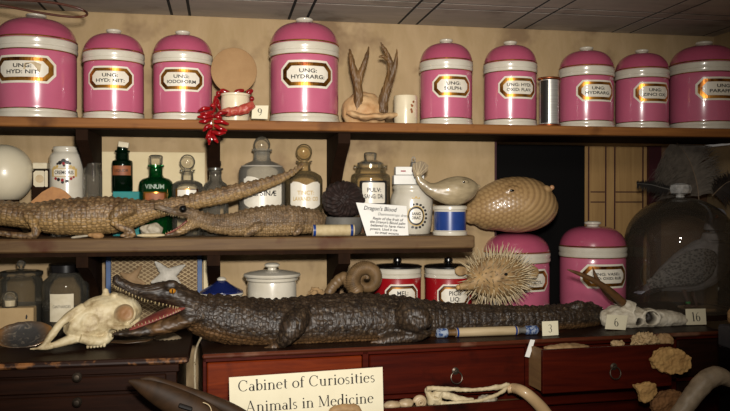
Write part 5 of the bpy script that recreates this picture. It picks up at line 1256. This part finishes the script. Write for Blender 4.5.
# pigeon
yq = yd-.045; s = scl(690, yq)
pg = thing('pigeon', 'stuffed grey pigeon with chequered wing standing inside the glass dome', 'pigeon', (P(688, 199, yq).x, yq, zp))
B = [(648, 283, 291, yq, .016), (656, 276, 292, yq, .024), (668, 264, 292.5, yq, .040), (684, 251, 293, yq, .054), (700, 241, 289, yq, .058), (713, 234, 279, yq, .05), (721, 228, 266, yq, .036)]
cs, a, b = stations(B); mb = MB().loft(cs, a, b, 22)
mb.tube([P(712, 262, yq), P(715, 246, yq), P(715, 230, yq), P(716, 219, yq)], [19*s, 16*s, 11*s, 9.5*s], 16, 5).ball(P(716.5, 217, yq), (10.5*s, 9*s, 9.2*s)).ball(P(722, 220, yq), (4*s, 4*s, 3.5*s))
mb.loft(*[[P(652, 285, yq), P(645, 289, yq), P(637, 293.5, yq)], [.02, .024, .026], [.012, .007, .003]])
me = remesh(mb, .0024, 5); A, N = verts_np(me); A += N*fnoise(A, 70, .0016)[:, None]; set_np(me, A)
M['pigeon'] = plain('pigeon_grey', '#8c8c94', .75, var='#6c6c74', vscale=30, bmp=.5, bscale=90)
body = link('body', me, M['pigeon'], pg, 180, True)
# wing: overlapping feathers shell on the near side
m, nt, bb = nmat('chequered_wing'); setc(bb, .7)
vo = nt.nodes.new('ShaderNodeTexVoronoi'); vo.inputs['Scale'].default_value = 105; nt.links.new(coords(nt, (1, 1, 1.5)), vo.inputs['Vector'])
nt.links.new(ramp(nt, vo.outputs['Distance'], [(.35, '#36363c'), (.62, '#6e6e72')]), bb.inputs['Base Color'])
mb = MB(); wst = [(716, 251, 262, yq-.052, .006), (708, 247, 276, yq-.062, .009), (694, 250, 285, yq-.064, .010), (678, 259, 287, yq-.056, .009), (662, 271, 288, yq-.040, .007), (648, 281, 290, yq-.026, .004)]
cs, a, b = stations(wst); mb.loft(cs, a, b, 18); mb.build('wing', m, pg, 180, True)
mb = MB(); 
for k in range(5): 
    p0 = P(670-k*2, 280+k*2.5, yq-.038); p1 = P(648-k*2.2, 289+k*2.2, yq-.012+.004*k); mb.loft([p0, p0.lerp(p1, .5), p1], [.005, .008, .003], [.0016, .002, .001], 8)
mb.build('tail_feathers', plain('dark_tail', '#2c2c32', .7, var='#44444a', vscale=30), pg, 60, True)
mb = MB().cone(P(725, 219.5, yq), P(732, 222.5, yq), 2.6*s, .5*s, 10); mb.build('beak', plain('beak', '#3c3430', .45), pg, 60, True)
MB().ball(P(717, 216.5, yq-9*s), (1.9*s, 1.0*s, 1.9*s)).build('eye', plain('orange_eye', '#c0521a', .15, coat=1), pg, 180, True)
for du, dy in ((0, -.02), (8, .02)):
    mb = MB().tube([P(683+du, 288, yq+dy), P(686+du, 297, yq+dy), P(689+du, 306, yq+dy)], [3*s, 1.7*s, 1.4*s], 8, 3)
    for tu, ty in ((8, -.012), (9, .004), (7, .018), (-5, .0)):
        mb.tube([P(689+du, 306, yq+dy), P(689+du+tu, 306.6, yq+dy+ty)], [1.2*s, .6*s], 6, 2)
    lg = mb.build('leg', plain('pink_leg', '#4e3834', .6), pg, 60, True)
    if du == 0: MB().lathe([(2.3*s, -.003), (2.3*s, .003)], 14, P(688, 302.5, yq+dy)-Vector((0, 0, 0)), None, False, False).build('leg_ring', plain('green_ring', '#159a4a', .4), lg, 60, True)
# ---- ostrich plume and black feather over the dome
def plume(name, label, shaft, wl, wr, m, ms, seed, n=150, droop=.02, catg='feather'):
    q = cat([tuple(P(u, v, Y)) for u, v, Y in shaft], 12); rnd = random.Random(seed); m_ = len(q)
    t = thing(name, label, catg, tuple(q[0]))
    rr_ = [max(.0022*(1-.8*i/m_), .0005) for i in range(m_)]
    MB().loft(q, rr_, rr_, 6).build('quill', ms, t, 60, True)
    mb = MB(); o = np.array(q[0])
    for i in range(n):
        f_ = .12+.88*i/n; k = min(int(f_*(m_-1)), m_-2); c_ = Vector(q[k]).lerp(Vector(q[k+1]), f_*(m_-1)-k); tg = (Vector(q[k+1])-Vector(q[k])).normalized()
        sd = tg.cross(Vector((0, -1, 0))).normalized()
        for sg, w in ((1, wl), (-1, wr)):
            L_ = w*(.55+.6*math.sin(PI*min(1, f_*.8+.15)))*rnd.uniform(.75, 1.1); a_ = rnd.uniform(.5, .95)
            dr = (sd*sg*math.sin(a_+.4)+tg*math.cos(a_+.4)).normalized(); yo = rnd.uniform(-.25, .25)
            pts = []
            for j in range(6):
                e_ = j/5; pts.append(c_+dr*L_*e_+Vector((0, yo*L_*e_*.6-.01*e_, -droop*e_*e_*rnd.uniform(.6, 1.4))))
            for p in pts: p.z = min(p.z, TOPB-.012); p.y = min(p.y, RY-.035)
            wd = .0032
            vs = []
            for j, p in enumerate(pts):
                w_ = wd*(1-j/5.5); vs.append((mb.v(p-tg*w_), mb.v(p+tg*w_)))
            for (a0, b0), (a1, b1) in zip(vs, vs[1:]): mb.face([a0, b0, b1, a1])
    vn = mb.build('vane', m, t, 60, True); vn['kind'] = 'stuff'; return t
yf = yd+.05
m1 = plain('dark_plume', '#6c6358', .8, var='#4a423a', vscale=40); m2 = plain('quill', '#7a6650', .6)
plume('ostrich_feather', 'large dark grey ostrich plume curling up behind the dome knob', [(699, 202, yf+.03), (698, 190, yf+.03), (695, 176, yf+.02), (690, 162, yf+.0), (683, 150, yf-.02), (674, 140, yf-.05)], .115, .15, m1, m2, 3, 260, .05)
plume('black_feather', 'short blackish feather sticking out left of the dome knob', [(672, 190, yf-.05), (660, 187, yf-.05), (650, 184.5, yf-.05), (637, 183.5, yf-.05)], .022, .022, plain('black_feather', '#14110f', .6, var='#221c18'), M['iron'], 6, 60, .006)
plume('brown_feather', 'dark brown downy feather hanging at the right of the ostrich plume', [(712, 196, yf), (720, 188, yf), (728, 182, yf-.02), (738, 180, yf-.03)], .05, .06, plain('brown_plume', '#30241c', .85, var='#1a1410'), m2, 9, 110, .03)
# ================================================================== lower front
def lumpR(name, label, catg, cu, cv, yl, hu, hv, hy, mat, seed, amp=.3, freq=45, **kw):
    return lump(name, label, catg, cu, cv, RW(RL(cu, cv, yl)).y, hu, hv, hy, mat, None, seed, amp, freq, **kw)
M['sponge'] = plain('ochre_sponge', '#c49c60', .85, var='#9a7240', vscale=40, bmp=1, bscale=110)
M['sponge2'] = plain('brown_sponge', '#94683e', .85, var='#6e4a2a', vscale=40, bmp=1, bscale=110)
def slab(name, label, catg, pts, yl, th, mat, seed, tilt=0, group=None):
    """irregular chunk with a traced outline standing against the drawer fronts"""
    cu = sum(p[0] for p in pts)/len(pts); cv = sum(p[1] for p in pts)/len(pts); cw = RW(RL(cu, cv, yl)); Yc = cw.y
    mb = MB(); q = cat([tuple(p) for p in pts]+[tuple(pts[0])], 3)[:-1]; pp = [P(u, v, Yc) for u, v in q]; o = P(cu, cv, Yc)
    mb.prism([(p.x-o.x, p.z-o.z) for p in pp], (0, -th/2, 0), (1, 0, 0), (0, 0, 1), (0, th, 0))
    me = remesh(mb, .0022, 2, .5); A, N = verts_np(me); of = np.array([seed*2.3, seed, 0])
    A += N*(fnoise(A+of, 55, .005)+fnoise(A+of, 140, .003))[:, None]; set_np(me, A)
    return tag(link(name, me, mat, None, 70, False, (o.x, Yc, o.z)), label, catg, group)
slab('sponge', 'largest ochre sponge piece against the open drawer front', 'sponge', [(651, 360), (655, 353), (661, 348.5), (672, 348), (682, 351), (690, 358), (689, 368), (682, 373), (670, 373.5), (660, 370), (654, 367)], OUT-.014, .018, M['sponge'], 1, group='sponge pieces on the drawer fronts')
slab('sponge', 'small heart-shaped ochre sponge piece below the open drawer', 'sponge', [(633.5, 385), (640, 384), (646, 382), (654, 384), (657, 391), (653, 397), (643, 402), (639, 397), (637, 391)], OUT-.012, .016, M['sponge'], 2, group='sponge pieces on the drawer fronts')
slab('sponge', 'brown wide sponge piece behind the grey curved horn', 'sponge', [(650, 402), (657, 396), (664, 391), (675, 391), (685, 396), (692, 404), (686, 416), (668, 420), (655, 414)], OUT-.012, .018, M['sponge2'], 3, group='sponge pieces on the drawer fronts')
for k in range(3): pass
# contents of the open upper drawer
M['coral'] = plain('cream_coral', '#bda27a', .8, var='#94784e', vscale=60, bmp=1, bscale=140)
lumpR('coral_piece', 'rough cream coral clump in the open drawer', 'coral', 645, 340.5, -.045, 14, 7.5, .025, M['coral'], 5, .45, 80)
lumpR('coral_piece', 'smooth rounded tan coral knob at the right of the open drawer', 'coral', 664, 340, -.045, 10, 6.5, .02, plain('tan_coral', '#a88860', .75, var='#927046', vscale=30), 6, .25, 50)
lumpR('coral_piece', 'small coral nub left of the rough clump in the open drawer', 'coral', 617, 344, -.045, 6.5, 4, .014, M['coral'], 7, .4, 70)
lumpR('dried_skin', 'flat tan dried skin lying at the left of the open drawer', 'skin', 567, 347.5, -.045, 24, 4, .026, plain('tan_skin', '#9a7c56', .7, var='#7e623e', vscale=25), 8, .2, 40)
# paper strip tag on the drawer divider
tw = [RW(RL(u, v, y)) for u, v, y in ((530.5, 339.5, -.010), (535, 340, -.010), (529.5, 357.5, -.016), (525, 356.5, -.016))]
mb = MB(); A_ = [mb.v(p) for p in tw]; B_ = [mb.v(p+Vector((0, .0015, 0))) for p in tw]; mb.face(A_); mb.face(B_[::-1])
for i in range(4): mb.face([A_[i], A_[(i+1) % 4], B_[(i+1) % 4], B_[i]])
tag(mb.build('paper_strip', M['cardw'], None, 0, True, tuple(tw[2])), 'narrow white paper strip hanging left of the open drawer', 'paper strip')
# contents of the lower drawer
yb = -.026
def wy(u, v, yl=yb): return RW(RL(u, v, yl)).y
jb = thing('jaw_bone', 'long pale forked jaw bone lying in the lower open drawer', 'bone', tuple(RW(RL(466, 405, yb))))
Yb = wy(466, 396); s = scl(466, Yb); mb = MB()
px_ = lambda lst: mb.tube([P(u, v, Yb+dy) for u, v, dy, r in lst], [r*s for u, v, dy, r in lst], 10, 4)
px_([(426.5, 389, 0, 2.6), (440, 388.6, 0, 2.8), (458, 389.6, 0, 2.2), (478, 389.6, 0, 2), (495, 387.5, 0, 2.2), (507, 385, 0, 2.4), (508, 383.5, 0, 1.8)])
px_([(427, 388, .01, 2.6), (430, 396, .01, 4), (432, 404, .01, 4.5)]); px_([(440, 391, .01, 4), (436, 398, .01, 6), (440, 405, .01, 4)])
px_([(440, 404, -.004, 3), (455, 403.5, -.006, 2.6), (475, 401.5, -.006, 2), (492, 397, -.004, 2), (503, 391.5, 0, 2), (508, 386, 0, 2)])
px_([(440, 393, .012, 3.4), (450, 396.5, .012, 4.2), (461, 399.5, .012, 3.6), (474, 400.5, .012, 2.4)])
me = remesh(mb, .0018, 3); A, N = verts_np(me); A += N*(fnoise(A, 55, .003)+fnoise(A, 140, .001))[:, None]; set_np(me, A); link('bone', me, M['bone'], jb, 180, True)
lumpR('bone_fragment', 'pale bone fragment under the tip of the long jaw bone', 'bone', 487, 399.5, -.02, 11, 4.5, .02, M['bone_grey'], 11, .3, 45)
def snail(label, cu, cv, r, yl):
    Y = wy(cu, cv, yl); c = P(cu, cv, Y); s = scl(cu, Y); mb = MB(); pts = []; rr_ = []
    for k in range(46):
        t_ = k/45; an = t_*5*PI; q_ = (1+ (r*.62-1)*t_)*s; pts.append((q_*math.cos(an), -.012*(1-t_), q_*math.sin(an))); rr_.append((.6+r*.36*t_)*s)
    mb.loft(pts, rr_, rr_, 12, (0, 1, 0)); return tag(mb.build('snail_shell', M['shellm'], None, 180, loc=tuple(c)), label, 'shell', 'shells in the lower drawer')
M['shellm'] = plain('cream_shell', '#c2ad8c', .45, var='#9a8260', vscale=30)
snail('round coiled cream shell beside the long jaw bone', 420, 402, 7.6, -.02)
lumpR('bivalve_shell', 'pale smooth shell next to the corner of the title card', 'shell', 392, 405, -.02, 9, 4.4, .018, M['shellm'], 12, .15, 40)
lumpR('bivalve_shell', 'pale smooth shell between the title card shell and the coiled shell', 'shell', 406, 403.5, -.02, 8, 4.6, .018, M['shellm'], 13, .15, 40)
# cream tusk hanging over the drawer front
ys = [wy(509, 389, -.03), wy(520, 391, -.06), wy(533, 400, -.075), wy(546, 414, -.08), wy(556, 432, -.08), wy(561, 450, -.08)]
tk = [(507, 389.5, 4), (514, 388.2, 5), (524, 392, 5.6), (536, 402, 6.0), (547, 415, 6.2), (556, 432, 5), (561, 452, 2)]
ys = [wy(507, 390, -.03), wy(514, 389, -.035)]+[wy(530, 400, OB-.022)]*1+[wy(530, 400, OB-.026)]*4
mb = MB().tube([P(u, v, y) for (u, v, r), y in zip(tk, ys)], [r*scl(u, y) for (u, v, r), y in zip(tk, ys)], 16, 6)
tag(mb.build('tusk', plain('cream_tusk', '#c3a67e', .35, coat=.2, var='#a88a60', vscale=8), None, 180, True, tuple(P(536, 402, ys[3]))), 'smooth cream curved tusk hanging out of the lower drawer', 'tusk')
# grey curved horn lower right, standing on the ledge
yh2 = wy(700, 390, -.165); hp = [(640, 476, 6.5), (655, 450, 7.5), (671, 426, 8.6), (684, 408, 9.2), (695, 393, 9.8), (705, 381.5, 10.2), (715, 376, 10), (723, 377.5, 8.5), (728, 382, 6), (730, 386, 3)]
hq = [P(u, v, yh2) for u, v, r in hp]; hq[0].z = LEDGE+.012
mb = MB().tube(hq, [r*scl(u, yh2) for u, v, r in hp], 18, 6)
me = remesh(mb, .003, 2); A, N = verts_np(me); A += N*fnoise(A*np.array([1, 1, 1]), 60, .0016)[:, None]; set_np(me, A)
tag(link('curved_horn', me, plain('grey_horn', '#a8967e', .5, var='#7a6a54', vscale=20, bmp=.4), None, 180, True, tuple(hq[0]-Vector((0, 0, .012)))), 'thick grey-brown curved horn at the lower right corner', 'horn')
# dark box at the right edge with a metal band and a tan lump on it
yx = wy(722, 350, -.10); xx = P(724.5, 340, yx).x; zt_ = P(727, 326, yx).z
t = thing('tin_case', 'tall dark case with a grey metal band cut by the right edge of the photo', 'case', (xx+.075, yx-.0, LEDGE))
MB().box((0, 0, (zt_-LEDGE)/2-.03), (.136, .08, zt_-LEDGE-.06), .004).build('case_body', M['blackgloss'], t)
MB().box((0, 0, zt_-LEDGE-.032), (.14, .084, .064), .006).build('metal_band', plain('grey_metal', '#5c5c60', .4, metal=.6), t)
lump('tan_stone', 'tan stone standing on the dark case at the right edge', 'stone', 737, 317, yx-.0, 9.5, 10, .022, plain('tan_stone', '#a88458', .7, var='#8a663e'), None, 21, .15, 40)
p = RL(722, 404, 0); MB().lathe([(.008, 0), (.005, .006), (.009, .012), (.008, .018), (0, .02)], 16, (p.x-.0, .002, p.z), Matrix.Rotation(PI/2, 3, 'X')).build('knob', M['brass'], dG)
# ---- title card
Yt = c0.y-.115; pl = [(228.5, 377.5), (383, 366.5)]
a, b_ = P(229, 377.5, Yt), P(382.5, 367, Yt+.01); ex = (b_-a).normalized(); W_ = (b_-a).length
dn = Vector((0, -1, 0)).cross(ex); dn = ex.cross(Vector((0, -1, 0))).normalized()
if dn.z > 0: dn = -dn
H_ = (a.z-LEDGE-.004)/abs(dn.z); nf = Vector((0, -1, 0))
c_, d_ = b_+dn*H_, a+dn*H_
t = thing('title_card', 'large cream card reading Cabinet of Curiosities Animals in Medicine', 'card', tuple((c_+d_)/2))
mb = MB(); A_ = [mb.v(p) for p in (a, b_, c_, d_)]; B_ = [mb.v(p+Vector((0, .002, 0))) for p in (a, b_, c_, d_)]; mb.face(A_); mb.face(B_[::-1])
for i in range(4): mb.face([A_[i], A_[(i+1) % 4], B_[(i+1) % 4], B_[i]])
mb.build('card', M['card'], t, 0, True)
s = W_/154.5; lo = (c_+d_)/2; nfo = Vector((0, -.0006, 0))
def fit(txt, size, x0, x1, yy):
    F, w = serif(txt, size, 0, 0); k = (x1-x0)/w; F.vs = [(x0+x*k, yy+y) for x, y in F.vs]; return F
F = fit('Cabinet of Curiosities', 11.4*s, 8.5*s, 147*s, -14.8*s); G = fit('Animals in Medicine', 11.4*s, 15.5*s, 145*s, -35.8*s); F.add(G.vs, G.fs)
F.plane('lettering', M['ink'], a+nfo-lo, ex, -dn, t)
# prop behind the card
tag(MB().bx(-.03, .03, 0, .03, 0, H_*.7, .002).build('card_prop', M['bracket'], None, 0, loc=((c_.x+d_.x)/2, Yt+.016, LEDGE)), 'dark wooden prop behind the large title card', 'prop')
# ---- carved dark wooden tool in front
Yw_ = YL-.14; s = scl(180, Yw_)
t = thing('carved_beak', 'dark carved wooden beak-shaped implement slanting down from the lower left drawers', 'carving', tuple(P(240, 470, Yw_))); mb = MB()
bk = [(128.5, 381, 1.4), (135, 383, 4.2), (145, 387.5, 8), (158, 393.5, 11.5), (175, 402, 14), (195, 413, 16), (215, 427, 17), (240, 448, 16), (258, 466, 13)]
q = cat([tuple(P(u, v, Yw_))+(r*s,) for u, v, r in bk], 5); mb.loft([tuple(x[:3]) for x in q], [x[3]*.75 for x in q], [x[3] for x in q], 20)
mw = wood('carved_dark_wood', '#24180c', '#3c2816', '#1a1008', .6, grain=(10, 10, 10), scale=2); m1_ = mb.build('front_leaf', mw, t, 180, True)
mb = MB(); bk2 = [(140, 380, 2), (152, 379.5, 3.6), (170, 387, 6), (190, 394.5, 7), (212, 402.5, 7.5), (235, 413, 8), (262, 430, 8)]
q = cat([tuple(P(u, v, Yw_+.02))+(r*s,) for u, v, r in bk2], 5); mb.loft([tuple(x[:3]) for x in q], [x[3]*.9 for x in q], [x[3] for x in q], 16); mb.build('back_leaf', mw, t, 180, True)
pc = P(185.5, 407, Yw_-.028); mb = MB().box((0, 0, 0), (14*s, .016, 3.4*s), .002, Matrix.Rotation(.36, 3, 'Y')); o = mb.build('slot', M['ink'], m1_, 30); o.location = pc-wloc(t)
for k in range(1): mb = MB().tube([P(203, 402.5, Yw_-.026), P(208, 404.5, Yw_-.030), P(211, 409, Yw_-.032), P(212, 418, Yw_-.034)], [.0012]*4, 6, 3); mb.build('worn_line', M['stain'], m1_, 60, True)
rq = [P(322+i*9, v, Yt-.02) for i, v in enumerate((478, 416, 409.5, 409, 413, 478))]; rq[0].z = rq[-1].z = LEDGE+.006
tag(MB().tube(rq, [.008, .011, .012, .012, .011, .007], 12, 4).build('root_piece', plain('tan_root', '#a5855a', .7, var='#80623e', vscale=40, bmp=.5), None, 180, True, (rq[2].x, rq[2].y, LEDGE)), 'tan root piece at the bottom edge in front of the title card', 'root')
# ------------------------------------------------------------------ light
def area(name, loc, target, size, power, color=(1, .92, .8)):
    l = bpy.data.lights.new(name, 'AREA'); l.shape = 'SQUARE'; l.size = size; l.energy = power; l.color = color
    o = bpy.data.objects.new(name, l); COL.objects.link(o); o.location = loc
    o.rotation_euler = (Vector(target)-Vector(loc)).to_track_quat('-Z', 'Y').to_euler(); return o
def spot(name, loc, target, power, ang, blend=1, rad=.06, color=(1, .88, .72)):
    l = bpy.data.lights.new(name, 'SPOT'); l.energy = power; l.spot_size = math.radians(ang); l.spot_blend = blend; l.shadow_soft_size = rad; l.color = color
    o = bpy.data.objects.new(name, l); COL.objects.link(o); o.location = loc
    o.rotation_euler = (Vector(target)-Vector(loc)).to_track_quat('-Z', 'Y').to_euler(); return o
spot('flash', (.05, -2.2, 1.68), P(300, 160, 0), 235, 68, 1, .05, (1, .95, .88))
area('room_lamp', (.1, -2.3, 2.1), P(280, 150, 0), .22, 12)
w = bpy.data.worlds.new('world'); S.world = w; w.use_nodes = True
w.node_tree.nodes['Background'].inputs[0].default_value = (1, .9, .8, 1); w.node_tree.nodes['Background'].inputs[1].default_value = .11
S.view_settings.view_transform = 'Standard'; S.view_settings.look = 'None'; S.view_settings.exposure = 0
